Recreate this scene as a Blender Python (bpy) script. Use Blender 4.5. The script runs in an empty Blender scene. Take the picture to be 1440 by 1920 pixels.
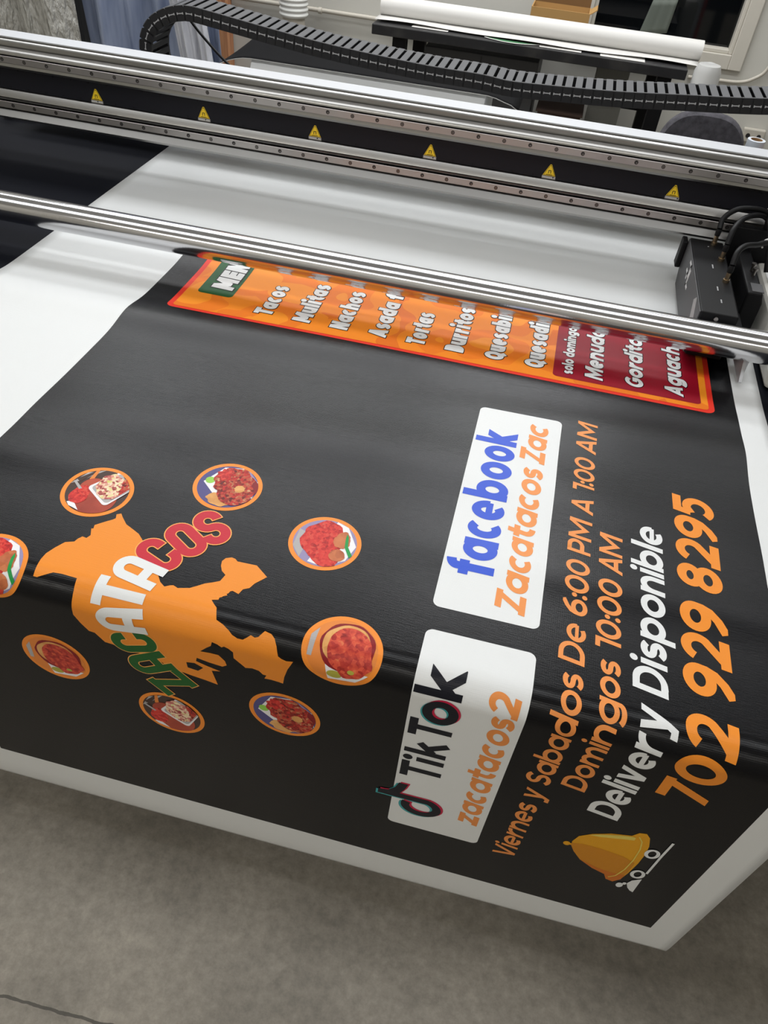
import bpy, bmesh, math, random
from mathutils import Vector, Matrix
from mathutils.geometry import delaunay_2d_cdt
random.seed(7)
SC = bpy.context.scene
COL = SC.collection
PI = math.pi
ZB = 0.85                     # height of the printer bed above the floor; shapes below are measured from the bed

# ------------------------------------------------------------------ camera
cam = bpy.data.cameras.new('camera')
cam.sensor_fit = 'VERTICAL'; cam.sensor_height = 36.0; cam.sensor_width = 27.0
cam.lens = 36.0 * 1411.2 / 1920.0
cam.clip_start = 0.02
CO = bpy.data.objects.new('camera', cam); COL.objects.link(CO)
AX = ((0.96962317, 0.23158131, 0.0787464), (-0.21679278, 0.66453767, 0.71511578), (0.1132775, -0.71046448, 0.69455628))
M = Matrix(((AX[0][0], AX[1][0], AX[2][0], 0), (AX[0][1], AX[1][1], AX[2][1], 0), (AX[0][2], AX[1][2], AX[2][2], ZB + 0.85), (0, 0, 0, 1)))
CO.matrix_world = M
SC.camera = CO
FPX = 1411.2264


def at(px, py, Y):
    """point of the photograph's pixel on the upright plane y = Y (bed frame)"""
    q = (px - 720, -(py - 960), -FPX)
    d = [sum(AX[k][i] * q[k] for k in range(3)) for i in range(3)]
    t = Y / d[1]
    return Vector((d[0] * t, Y, 0.85 + d[2] * t))


# ------------------------------------------------------------------ view and world
SC.view_settings.view_transform = 'Standard'
SC.view_settings.look = 'None'
SC.view_settings.exposure = 0.0
SC.view_settings.gamma = 1.0
SC.view_settings.use_curve_mapping = False
W = bpy.data.worlds.new('world'); SC.world = W; W.use_nodes = True
W.node_tree.nodes['Background'].inputs[0].default_value = (0.02, 0.022, 0.025, 1)
W.node_tree.nodes['Background'].inputs[1].default_value = 0.3
CEIL = 2.35                   # ceiling above the bed
LAMP_SPOTS = [(x, y) for y in (-1.8, 0.75, 3.0, 4.3) for x in (-2.5, -1.2, 0.1, 1.4)]     # rows of lamps run along the printer
LAMP_POWER = {-1.8: (14, 12, 10, 8), 0.75: (8, 7.5, 6.5, 5.5), 3.0: (12, 13, 19, 5), 4.3: (17, 18, 25, 4)}
LAMP_COLOR = (0.97, 0.985, 1.0)
ROOM = (-3.6, 3.6, -2.6, 5.0)


# ------------------------------------------------------------------ materials
def lin(c):
    def f(v):
        v /= 255.0
        return v / 12.92 if v <= 0.04045 else ((v + 0.055) / 1.055) ** 2.4
    return (f(c[0]), f(c[1]), f(c[2]), 1.0)


def mat(name, c, rough=0.5, metal=0.0, spec=0.5, aniso=0.0, emit=0.0):
    m = bpy.data.materials.new(name); m.use_nodes = True
    b = m.node_tree.nodes['Principled BSDF']
    b.inputs['Base Color'].default_value = lin(c)
    b.inputs['Roughness'].default_value = rough
    b.inputs['Metallic'].default_value = metal
    b.inputs['Specular IOR Level'].default_value = spec
    if aniso: b.inputs['Anisotropic'].default_value = aniso
    if emit:
        b.inputs['Emission Color'].default_value = lin(c); b.inputs['Emission Strength'].default_value = emit
    return m


def nd(m, t): return m.node_tree.nodes.new(t)
def lk(m, a, b): m.node_tree.links.new(a, b)
def bsdf(m): return m.node_tree.nodes['Principled BSDF']


def mth(m, op, a, b=None):
    n = nd(m, 'ShaderNodeMath'); n.operation = op
    for i, v in enumerate((a, b)):
        if v is None: continue
        if isinstance(v, (int, float)): n.inputs[i].default_value = v
        else: lk(m, v, n.inputs[i])
    return n.outputs[0]


def noise_col(m, c1, c2, scale=5, detail=4, lo=0.35, hi=0.65, coord='Object', stretch=None, rough=0.6):
    tc = nd(m, 'ShaderNodeTexCoord'); n = nd(m, 'ShaderNodeTexNoise'); r = nd(m, 'ShaderNodeValToRGB')
    n.inputs['Scale'].default_value = scale; n.inputs['Detail'].default_value = detail; n.inputs['Roughness'].default_value = rough
    src = tc.outputs[coord]
    if stretch:
        mp = nd(m, 'ShaderNodeMapping'); mp.inputs['Scale'].default_value = stretch
        lk(m, src, mp.inputs[0]); src = mp.outputs[0]
    lk(m, src, n.inputs['Vector']); lk(m, n.outputs[0], r.inputs[0])
    r.color_ramp.elements[0].position = lo; r.color_ramp.elements[0].color = lin(c1)
    r.color_ramp.elements[1].position = hi; r.color_ramp.elements[1].color = lin(c2)
    lk(m, r.outputs[0], bsdf(m).inputs['Base Color'])
    return n, r


def noise_bump(m, scale, strength, dist=0.01, coord='Object', stretch=None, detail=3):
    tc = nd(m, 'ShaderNodeTexCoord'); n = nd(m, 'ShaderNodeTexNoise'); b = nd(m, 'ShaderNodeBump')
    n.inputs['Scale'].default_value = scale; n.inputs['Detail'].default_value = detail
    src = tc.outputs[coord]
    if stretch:
        mp = nd(m, 'ShaderNodeMapping'); mp.inputs['Scale'].default_value = stretch
        lk(m, src, mp.inputs[0]); src = mp.outputs[0]
    lk(m, src, n.inputs['Vector']); lk(m, n.outputs[0], b.inputs['Height'])
    b.inputs['Strength'].default_value = strength; b.inputs['Distance'].default_value = dist
    lk(m, b.outputs[0], bsdf(m).inputs['Normal'])


def weave(m, strength=0.25, pitch=0.0024):
    """fine scrim of the banner vinyl: threads along both sheet directions"""
    uv = nd(m, 'ShaderNodeUVMap'); s = nd(m, 'ShaderNodeSeparateXYZ'); lk(m, uv.outputs[0], s.inputs[0])
    k = 2 * PI / pitch
    a = mth(m, 'SINE', mth(m, 'MULTIPLY', s.outputs[1], k))
    mp = nd(m, 'ShaderNodeMapping'); mp.inputs['Scale'].default_value = (40, 420, 1); lk(m, uv.outputs[0], mp.inputs[0])
    n = nd(m, 'ShaderNodeTexNoise'); n.inputs['Scale'].default_value = 1.0; n.inputs['Detail'].default_value = 2; lk(m, mp.outputs[0], n.inputs['Vector'])
    c = mth(m, 'SINE', mth(m, 'MULTIPLY', s.outputs[0], k * 0.8))
    h = mth(m, 'ADD', mth(m, 'MULTIPLY', a, 0.5), mth(m, 'ADD', mth(m, 'MULTIPLY', c, 0.3), mth(m, 'MULTIPLY', n.outputs[0], 3.0)))
    b = nd(m, 'ShaderNodeBump'); b.inputs['Strength'].default_value = strength; b.inputs['Distance'].default_value = 0.0001
    lk(m, h, b.inputs['Height']); lk(m, b.outputs[0], bsdf(m).inputs['Normal'])
    return m


def ink(name, c, rough=0.38): return weave(mat(name, c, rough, spec=0.25), 0.45)


VINYL = ink('white vinyl', (222, 224, 224), 0.34)
BLACK = ink('black ink', (5, 5, 8), 0.27)
WHITE_INK = ink('unprinted white', (226, 228, 228))
ORANGE = ink('orange ink', (236, 142, 46))
PALE_ORANGE = ink('pale orange ink', (234, 146, 76))
MENU_ORANGE = ink('menu orange ink', (238, 128, 28))
RED = ink('red ink', (228, 52, 36)); LETTER_RED = ink('letter red ink', (196, 40, 56)); DARK_RED = ink('dark red ink', (146, 14, 36))
GREEN = ink('green ink', (22, 84, 40)); LETTER_GREEN = ink('letter green ink', (28, 92, 36))
BLUE = ink('blue ink', (50, 86, 206)); TEAL = ink('teal ink', (60, 160, 164)); CRIMSON = ink('crimson ink', (196, 30, 70))
NAVY = ink('near black ink', (18, 20, 30)); RING = ink('ring orange ink', (240, 142, 50)); EDGE_ORANGE = ink('letter edge ink', (246, 172, 92))
GOLD = ink('gold ink', (226, 160, 22)); GOLD_DARK = ink('dark gold ink', (206, 134, 24)); GOLD_PALE = ink('pale gold ink', (226, 204, 96)); GOLD_ORANGE = ink('orange gold ink', (204, 112, 28))

def menu_swirl():
    m = MENU_ORANGE
    uv = nd(m, 'ShaderNodeUVMap'); v = nd(m, 'ShaderNodeTexVoronoi'); v.feature = 'F1'; v.inputs['Scale'].default_value = 7.5
    n = nd(m, 'ShaderNodeTexNoise'); n.inputs['Scale'].default_value = 5
    mx = nd(m, 'ShaderNodeMixRGB'); mx.inputs[0].default_value = 0.16
    lk(m, uv.outputs[0], n.inputs['Vector']); lk(m, uv.outputs[0], mx.inputs[1]); lk(m, n.outputs['Color'], mx.inputs[2]); lk(m, mx.outputs[0], v.inputs['Vector'])
    r = nd(m, 'ShaderNodeValToRGB'); r.color_ramp.interpolation = 'CONSTANT'
    e = r.color_ramp.elements; e[0].color = lin((244, 146, 36)); e[1].position = 0.36; e[1].color = lin((234, 122, 28))
    for p, c in ((0.55, (242, 138, 32)), (0.78, (228, 114, 28))):
        x = e.new(p); x.color = lin(c)
    lk(m, v.outputs['Distance'], r.inputs[0]); lk(m, r.outputs[0], bsdf(m).inputs['Base Color'])
menu_swirl()


def food(name, cols, scale, seed, dist=0.6):
    m = ink(name, cols[0], 0.4)
    uv = nd(m, 'ShaderNodeUVMap'); mp = nd(m, 'ShaderNodeMapping'); mp.inputs['Location'].default_value = (seed, seed * 1.7, 0)
    v = nd(m, 'ShaderNodeTexVoronoi'); v.inputs['Scale'].default_value = scale
    n = nd(m, 'ShaderNodeTexNoise'); n.inputs['Scale'].default_value = scale * 0.5; n.inputs['Detail'].default_value = 6
    lk(m, uv.outputs[0], mp.inputs[0]); lk(m, mp.outputs[0], v.inputs['Vector']); lk(m, mp.outputs[0], n.inputs['Vector'])
    mx = nd(m, 'ShaderNodeMixRGB'); mx.inputs[0].default_value = dist
    lk(m, v.outputs['Color'], mx.inputs[1]); lk(m, n.outputs['Color'], mx.inputs[2])
    s = nd(m, 'ShaderNodeSeparateXYZ'); lk(m, mx.outputs[0], s.inputs[0])
    r = nd(m, 'ShaderNodeValToRGB'); e = r.color_ramp.elements
    e[0].position = 0.25; e[0].color = lin(cols[0]); e[1].position = 0.8; e[1].color = lin(cols[-1])
    for i, c in enumerate(cols[1:-1]):
        x = e.new(0.25 + 0.55 * (i + 1) / (len(cols) - 1)); x.color = lin(c)
    lk(m, s.outputs[0], r.inputs[0]); lk(m, r.outputs[0], bsdf(m).inputs['Base Color'])
    return m


STEEL = mat('polished steel', (206, 206, 209), 0.15, 1.0)
noise_bump(STEEL, 3.0, 0.05, 0.002, stretch=(60, 1, 1))
RAIL = mat('ground rail steel', (166, 162, 160), 0.38, 1.0, aniso=0.85)
_t = nd(RAIL, 'ShaderNodeCombineXYZ'); _t.inputs[2].default_value = 1.0; lk(RAIL, _t.outputs[0], bsdf(RAIL).inputs['Tangent'])
ALU = mat('extruded aluminium', (164, 163, 161), 0.28, 1.0)
SATIN = mat('satin aluminium', (196, 198, 202), 0.5, 0.3)
BLACK_COVER = mat('black cover strip', (22, 22, 28), 0.55, spec=0.2)
BLACK_METAL = mat('black anodised metal', (13, 13, 15), 0.5, spec=0.2)
GREY_FACE = mat('grey black housing', (70, 70, 72), 0.5)
PLASTIC = mat('black chain plastic', (27, 27, 30), 0.5)
LINK_GREY = mat('grey chain plastic', (82, 83, 86), 0.55, spec=0.3)
MARK = mat('pale wear mark', (176, 176, 178), 0.5)
YELLOW = mat('warning yellow', (232, 196, 30), 0.5)
STICKER_BLACK = mat('sticker black', (30, 26, 16), 0.5)
CAPTION = mat('caption silver', (150, 148, 145), 0.4)
CABLE = mat('black rubber', (15, 15, 17), 0.5, spec=0.25)
BRASS = mat('brass connector', (176, 158, 132), 0.3, 1.0)
NYLON = mat('white nylon', (214, 214, 212), 0.5)
HOUSING = mat('cream housing', (206, 204, 197), 0.45)
DARK_HOLE = mat('bolt hole', (30, 27, 26), 0.6)
BOLT = mat('bolt steel', (120, 116, 112), 0.3, 1.0)
BED = mat('black bed', (14, 16, 24), 0.65, spec=0.1); noise_bump(BED, 400, 0.15, 0.001)
FRAME = mat('machine frame', (62, 63, 66), 0.5)
FLOOR = mat('concrete', (110, 108, 100), 0.55)
WALL = mat('wall paint', (196, 194, 186), 0.8); noise_bump(WALL, 60, 0.1, 0.002)
CEILING = mat('ceiling paint', (232, 232, 230), 0.9)
TRIM = mat('window trim', (198, 193, 182), 0.5)
GLASS = mat('window glass', (10, 12, 14), 0.05)
BENCH = mat('black bench', (38, 38, 41), 0.4); noise_col(BENCH, (34, 34, 36), (66, 64, 62), 6, 5, 0.5, 0.75)
CARD = mat('cardboard', (172, 134, 80), 0.8); CARD_DARK = mat('dark cardboard', (112, 82, 46), 0.8)
BROWN = mat('brown carton', (58, 42, 34), 0.85)
PAPER = mat('white paper', (206, 204, 200), 0.55); GREENPAPER = mat('green print', (60, 112, 74), 0.6)
HOSE = mat('hose white', (218, 218, 214), 0.5)
STUD = mat('pine stud', (186, 132, 92), 0.7); noise_col(STUD, (164, 104, 74), (206, 152, 108), 3, 4, 0.3, 0.7, stretch=(12, 12, 0.8))
CHAIR = mat('chair fabric', (64, 63, 68), 0.95); noise_col(CHAIR, (52, 51, 56), (84, 82, 88), 40, 4, 0.3, 0.75); 
CLEAR = mat('clear plastic film', (212, 210, 202), 0.06, spec=1.0)
bsdf(CLEAR).inputs['Alpha'].default_value = 0.6; noise_bump(CLEAR, 14, 1.0, 0.08, stretch=(2.2, 1, 0.6), detail=5)
TARP = mat('blue plastic sheeting', (96, 110, 138), 0.3); noise_col(TARP, (84, 98, 130), (158, 168, 190), 2.4, 3, 0.3, 0.75, stretch=(5, 1, 0.6)); noise_bump(TARP, 5, 0.5, 0.04, stretch=(4, 1, 0.5))
DARK_TARP = mat('dark plastic sheeting', (70, 72, 76), 0.35); noise_bump(DARK_TARP, 6, 0.5, 0.03, stretch=(4, 1, 0.6))
GREY_FILM = mat('milky plastic film', (186, 188, 196), 0.25); noise_bump(GREY_FILM, 6, 0.6, 0.04, stretch=(4, 1, 0.6))
CORE = mat('cardboard core', (150, 116, 78), 0.8)
FILM = mat('pale blue film roll', (206, 212, 220), 0.3)
REDP = mat('red tube', (196, 60, 52), 0.5)
PIPE = mat('painted pipe', (190, 184, 172), 0.5)
PANEL = mat('white machine panel', (240, 241, 240), 0.4)
CABINET = mat('charcoal cabinet', (62, 62, 64), 0.45)
LAMP = mat('lamp diffuser', (250, 252, 255), 0.4, emit=1.2)
LAMP_BODY = mat('lamp body', (225, 225, 222), 0.5)


def concrete():
    m = FLOOR
    n, r = noise_col(m, (112, 107, 98), (166, 159, 147), 2.2, 8, 0.3, 0.72, rough=0.68)
    tc = nd(m, 'ShaderNodeTexCoord'); s = nd(m, 'ShaderNodeSeparateXYZ'); lk(m, tc.outputs['Object'], s.inputs[0])
    n2 = nd(m, 'ShaderNodeTexNoise'); n2.inputs['Scale'].default_value = 14; n2.inputs['Detail'].default_value = 5; lk(m, tc.outputs['Object'], n2.inputs['Vector'])
    wob = mth(m, 'MULTIPLY', mth(m, 'SUBTRACT', n2.outputs[0], 0.5), 0.02)
    y0 = mth(m, 'SUBTRACT', s.outputs[1], mth(m, 'ADD', 0.255, mth(m, 'MULTIPLY', s.outputs[0], 0.03)))
    d = mth(m, 'ABSOLUTE', mth(m, 'ADD', y0, wob))
    line = mth(m, 'LESS_THAN', d, 0.0026)
    # small dark stains
    n3 = nd(m, 'ShaderNodeTexNoise'); n3.inputs['Scale'].default_value = 7; n3.inputs['Detail'].default_value = 3; lk(m, tc.outputs['Object'], n3.inputs['Vector'])
    r3 = nd(m, 'ShaderNodeValToRGB'); r3.color_ramp.elements[0].position = 0.66; r3.color_ramp.elements[1].position = 0.74; lk(m, n3.outputs[0], r3.inputs[0])
    f = mth(m, 'MAXIMUM', mth(m, 'MULTIPLY', line, 0.8), mth(m, 'MULTIPLY', r3.outputs[0], 0.3))
    n4 = nd(m, 'ShaderNodeTexNoise'); n4.inputs['Scale'].default_value = 45; n4.inputs['Detail'].default_value = 7; n4.inputs['Roughness'].default_value = 0.75; lk(m, tc.outputs['Object'], n4.inputs['Vector'])
    r4 = nd(m, 'ShaderNodeValToRGB'); r4.color_ramp.elements[0].position = 0.3; r4.color_ramp.elements[0].color = (0.68, 0.68, 0.68, 1); r4.color_ramp.elements[1].position = 0.7; r4.color_ramp.elements[1].color = (1.25, 1.25, 1.25, 1); lk(m, n4.outputs[0], r4.inputs[0])
    mg = nd(m, 'ShaderNodeMixRGB'); mg.blend_type = 'MULTIPLY'; mg.inputs[0].default_value = 0.9; lk(m, r.outputs[0], mg.inputs[1]); lk(m, r4.outputs[0], mg.inputs[2])
    mx = nd(m, 'ShaderNodeMixRGB'); lk(m, f, mx.inputs[0]); lk(m, mg.outputs[0], mx.inputs[1]); mx.inputs[2].default_value = lin((58, 55, 48))
    lk(m, mx.outputs[0], bsdf(m).inputs['Base Color'])
    noise_bump(m, 30, 0.12, 0.01, detail=6)
concrete()


# ------------------------------------------------------------------ mesh builder
class MB:
    def __init__(s): s.v = []; s.f = []; s.mi = []; s.uv = None

    def add(s, vs, fs, mi=0):
        o = len(s.v); s.v += [tuple(p) for p in vs]
        for f in fs: s.f.append(tuple(i + o for i in f)); s.mi.append(mi)
        return s

    def box(s, x0, x1, y0, y1, z0, z1, mi=0):
        return s.add([(x0, y0, z0), (x1, y0, z0), (x1, y1, z0), (x0, y1, z0), (x0, y0, z1), (x1, y0, z1), (x1, y1, z1), (x0, y1, z1)],
                     [(0, 3, 2, 1), (4, 5, 6, 7), (0, 1, 5, 4), (1, 2, 6, 5), (2, 3, 7, 6), (3, 0, 4, 7)], mi)

    def prism(s, poly, axis, a, b, mi=0):
        """extrude a closed outline along axis; outline in the other two axes (cyclic order)"""
        def P(p, t): return (t, p[0], p[1]) if axis == 'x' else (p[0], t, p[1]) if axis == 'y' else (p[0], p[1], t)
        n = len(poly); vs = [P(p, a) for p in poly] + [P(p, b) for p in poly]
        fs = [tuple(range(n - 1, -1, -1)), tuple(range(n, 2 * n))] + [(i, (i + 1) % n, n + (i + 1) % n, n + i) for i in range(n)]
        return s.add(vs, fs, mi)

    def tube(s, pts, r, n=10, mi=0, cap=True):
        pts = [Vector(p) for p in pts]; m = len(pts); vs = []; up = None
        for i, p in enumerate(pts):
            t = (pts[min(i + 1, m - 1)] - pts[max(i - 1, 0)]).normalized()
            if up is None: up = Vector((0, 0, 1)) if abs(t.z) < 0.9 else Vector((0, 1, 0))
            a = t.cross(up).normalized(); up = a.cross(t).normalized()
            rr = r[i] if isinstance(r, (list, tuple)) else r
            for k in range(n): vs.append(p + (a * math.cos(2 * PI * k / n) + up * math.sin(2 * PI * k / n)) * rr)
        fs = [(i * n + k, i * n + (k + 1) % n, (i + 1) * n + (k + 1) % n, (i + 1) * n + k) for i in range(m - 1) for k in range(n)]
        if cap: fs += [tuple(range(n - 1, -1, -1)), tuple((m - 1) * n + k for k in range(n))]
        return s.add(vs, fs, mi)

    def cyl(s, a, b, r, n=24, mi=0): return s.tube([a, b], r, n, mi)

    def lathe(s, prof, c, n=28, mi=0):
        vs = [(c[0] + r * math.cos(2 * PI * k / n), c[1] + r * math.sin(2 * PI * k / n), c[2] + z) for r, z in prof for k in range(n)]
        m = len(prof)
        fs = [(i * n + k, i * n + (k + 1) % n, (i + 1) * n + (k + 1) % n, (i + 1) * n + k) for i in range(m - 1) for k in range(n)]
        return s.add(vs, fs, mi)

    def grid(s, fn, us, vs_, mi=0):
        a, b = len(us), len(vs_)
        return s.add([fn(u, v) for v in vs_ for u in us], [(j * a + i, j * a + i + 1, (j + 1) * a + i + 1, (j + 1) * a + i) for j in range(b - 1) for i in range(a - 1)], mi)

    def build(s, name, mats, parent=None, smooth=False, bevel=0, solid=0, origin=None, angle=40):
        xs = [p[0] for p in s.v]; ys = [p[1] for p in s.v]; zs = [p[2] for p in s.v]
        o = Vector(origin) if origin else Vector(((min(xs) + max(xs)) / 2, (min(ys) + max(ys)) / 2, min(zs)))
        me = bpy.data.meshes.new(name); me.from_pydata([Vector(p) - o for p in s.v], [], s.f)
        if not isinstance(mats, (list, tuple)): mats = [mats]
        for m in mats: me.materials.append(m)
        if len(mats) > 1: me.polygons.foreach_set('material_index', s.mi)
        if s.uv:
            l = me.uv_layers.new(name='UVMap')
            for lp in me.loops: l.data[lp.index].uv = s.uv[lp.vertex_index]
        bm = bmesh.new(); bm.from_mesh(me)
        if not s.uv and not getattr(s, 'keep', False): bmesh.ops.recalc_face_normals(bm, faces=bm.faces)
        bm.to_mesh(me); bm.free()
        if smooth:
            me.polygons.foreach_set('use_smooth', [True] * len(me.polygons))
            if angle < 180: me.set_sharp_from_angle(angle=math.radians(angle))
        ob = bpy.data.objects.new(name, me); COL.objects.link(ob)
        w = o + Vector((0, 0, ZB))
        if parent is not None:
            ob.parent = parent; ob.location = w - Vector(parent['_w'])
        else: ob.location = w
        ob['_w'] = tuple(w)
        if bevel:
            b = ob.modifiers.new('bevel', 'BEVEL'); b.width = bevel; b.segments = 2; b.limit_method = 'ANGLE'
        if solid:
            b = ob.modifiers.new('solid', 'SOLIDIFY'); b.thickness = solid; b.offset = -1
        return ob


def tag(o, label=None, cat=None, group=None, kind=None):
    if label: o['label'] = label
    if cat: o['category'] = cat
    if group: o['group'] = group
    if kind: o['kind'] = kind
    return o


def thing(name, label, cat, base, group=None):
    o = bpy.data.objects.new(name, None); COL.objects.link(o)
    w = Vector(base) + Vector((0, 0, ZB)); o.location = w; o['_w'] = tuple(w); o.empty_display_size = 0.05
    return tag(o, label, cat, group)


def copy_part(o, parent, world=None):
    c = o.copy(); COL.objects.link(c); c.parent = parent
    if world is not None:
        w = Vector(world) + Vector((0, 0, ZB)); c.location = w - Vector(parent['_w']); c['_w'] = tuple(w)
    return c


# ------------------------------------------------------------------ the room
FZ = -0.85
x0, x1, y0r, y1r = ROOM
def struct(name, mb, m, **k): return tag(mb.build(name, m, **k), kind='structure')
struct('floor', MB().box(x0, x1, y0r, y1r + 0.6, FZ - 0.1, FZ), FLOOR, origin=(0, 0, FZ))
struct('ceiling', MB().box(x0, x1, y0r, y1r + 0.1, CEIL, CEIL + 0.1), CEILING)
WX0, WX1, WZ0, WZ1 = 0.05, 0.83, -0.065, 1.15          # window opening
wb = MB(); wb.box(x0, WX0, y1r, y1r + 0.12, FZ, CEIL); wb.box(WX1, x1, y1r, y1r + 0.12, FZ, CEIL); wb.box(WX0, WX1, y1r, y1r + 0.12, FZ, WZ0); wb.box(WX0, WX1, y1r, y1r + 0.12, WZ1, CEIL)
struct('wall_back', wb, WALL)
struct('wall_left', MB().box(x0 - 0.1, x0, y0r, y1r, FZ, CEIL), WALL)
struct('wall_right', MB().box(x1, x1 + 0.1, y0r, y1r, FZ, CEIL), WALL)
struct('wall_front', MB().box(x0, x1, y0r - 0.1, y0r, FZ, CEIL), WALL)


def ring(mb, xa, xb, za, zb, t, ya, yb):
    mb.box(xa - t, xa, ya, yb, za - t, zb + t); mb.box(xb, xb + t, ya, yb, za - t, zb + t)
    mb.box(xa, xb, ya, yb, za - t, za); mb.box(xa, xb, ya, yb, zb, zb + t)


wm = MB(); ring(wm, WX0, WX1, WZ0, WZ1, 0.07, y1r - 0.025, y1r); ring(wm, WX0 + 0.02, WX1 - 0.02, WZ0 + 0.02, WZ1 - 0.02, 0.02, y1r - 0.01, y1r + 0.06)
win = struct('window_1', wm, TRIM, bevel=0.004)
pm = MB(); pm.box(WX0 + 0.02, WX1 - 0.02, y1r + 0.05, y1r + 0.056, WZ0 + 0.02, WZ1 - 0.02); pm.build('window_pane', GLASS, win)
# greyish strip added at the pane to stand in for a curtain's reflection
cs = MB(); a_, b_, c_, d_ = at(1272, 0, 5.045), at(1225, 0, 5.045), at(1196, 66, 5.045), at(1250, 62, 5.045)
n = 8
cs.grid(lambda u, v: tuple(b_ .lerp(a_, u).lerp(c_.lerp(d_, u), v) + Vector((0, 0.003 * math.sin(u * 18), 0)) + (Vector((0, 0, 0)))), [i / n for i in range(n + 1)], [i / 6 * 1.0 for i in range(7)])
tag(cs.build('pane_reflection', mat('grey green reflection', (88, 94, 86), 0.7), win, smooth=True, solid=0.002), 'narrow grey green strip imitating a reflection in the dark pane')

# ceiling lamps
lamp0 = None
WHERE_X = ['leftmost', 'second from left', 'third from left', 'rightmost']; WHERE_Y = {-1.8: 'row by the front wall', 0.75: 'row over the banner edge', 3.0: 'row behind the gantry', 4.3: 'row by the back wall'}
for i, (lx, ly) in enumerate(LAMP_SPOTS):
    t = thing('ceiling_lamp', 'white panel ceiling lamp, %s of the %s' % (WHERE_X[i % 4], WHERE_Y[ly]), 'lamp', (lx, ly, CEIL - 0.07), 'panel ceiling lamps')
    if lamp0 is None:
        lamp0 = t
        m = MB(); ring_z = ((lx - 0.62, lx + 0.62, ly - 0.32, ly - 0.30), (lx - 0.62, lx + 0.62, ly + 0.30, ly + 0.32), (lx - 0.62, lx - 0.60, ly - 0.30, ly + 0.30), (lx + 0.60, lx + 0.62, ly - 0.30, ly + 0.30))
        for q in ring_z: m.box(*q, CEIL - 0.06, CEIL)
        m.build('lamp_frame', LAMP_BODY, t)
        MB().box(lx - 0.60, lx + 0.60, ly - 0.30, ly + 0.30, CEIL - 0.045, CEIL - 0.04).build('lamp_diffuser', LAMP, t)
        parts = list(t.children)
    else:
        d = Vector(t['_w']) - Vector(lamp0['_w'])
        for p in parts: copy_part(p, t, Vector(p['_w']) + d - Vector((0, 0, ZB)))
    la = bpy.data.lights.new('tube_light', 'AREA'); la.shape = 'RECTANGLE'; la.size = 1.2; la.size_y = 0.58; la.energy = LAMP_POWER[ly][i % 4]; la.color = LAMP_COLOR if ly > 0 else (1.0, 0.95, 0.88)
    lo = bpy.data.objects.new('tube_light', la); COL.objects.link(lo); lo.parent = t; lo.location = (0, 0, 0.015)

# ------------------------------------------------------------------ printer: bed, gantry, roller, carriage
YB, RF = 0.612, 0.040         # sheet leaves the flat bed at YB and turns down with radius RF
bed = thing('printer_table', 'long black flatbed printer table under the banner', 'printer', (0, 1.6, FZ))
prof = [(0.612, -0.003)] + [(0.612 - 0.035 * math.sin(a), -0.038 + 0.035 * math.cos(a)) for a in [PI / 2 * i / 8 for i in range(1, 9)]] + [(0.577, -0.16), (0.62, -0.2), (2.95, -0.2), (2.95, -0.003)]
MB().prism(prof, 'x', -2.0, 1.6).build('bed_top', BED, bed, smooth=True)
for lx in (-1.6, 1.3):
    for ly in (0.85, 2.5): MB().box(lx - 0.05, lx + 0.05, ly - 0.05, ly + 0.05, FZ, -0.2).build('leg', FRAME, bed, bevel=0.004)
MB().box(-1.55, 1.25, 0.82, 0.88, -0.3, -0.22).build('cross_rail', FRAME, bed)

GX0, GX1 = -2.05, 1.0
gan = thing('printer_gantry', 'long steel and black gantry beam spanning above the printer bed', 'gantry', (-0.4, 2.0, 0.0))
bp = [(1.957, 0.110), (1.934, 0.112), (1.933, 0.117), (1.950, 0.1325), (1.955, 0.133), (1.955, 0.156), (1.952, 0.160), (1.955, 0.166), (1.962, 0.176), (1.968, 0.178), (1.968, 0.229), (1.956, 0.2305), (1.953, 0.236), (1.955, 0.245),
      (1.955, 0.2635), (1.956, 0.268), (1.961, 0.275), (1.966, 0.2785), (1.9665, 0.273), (1.974, 0.273), (1.975, 0.2880), (1.979, 0.2915), (1.984, 0.2925), (1.9845, 0.288), (1.9915, 0.288), (1.992, 0.294), (2.048, 0.295), (2.05, 0.293), (2.05, 0.110)]
MB().prism(bp, 'x', GX0, GX1).build('beam_body', ALU, gan, smooth=True, angle=30)
MB().box(GX0, GX1, 1.9925, 2.0495, 0.2935, 0.2965).build('top_plate', SATIN, gan)
MB().box(GX0, GX1, 1.9655, 1.9675, 0.1785, 0.2285).build('cover_strip', BLACK_COVER, gan)
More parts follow.
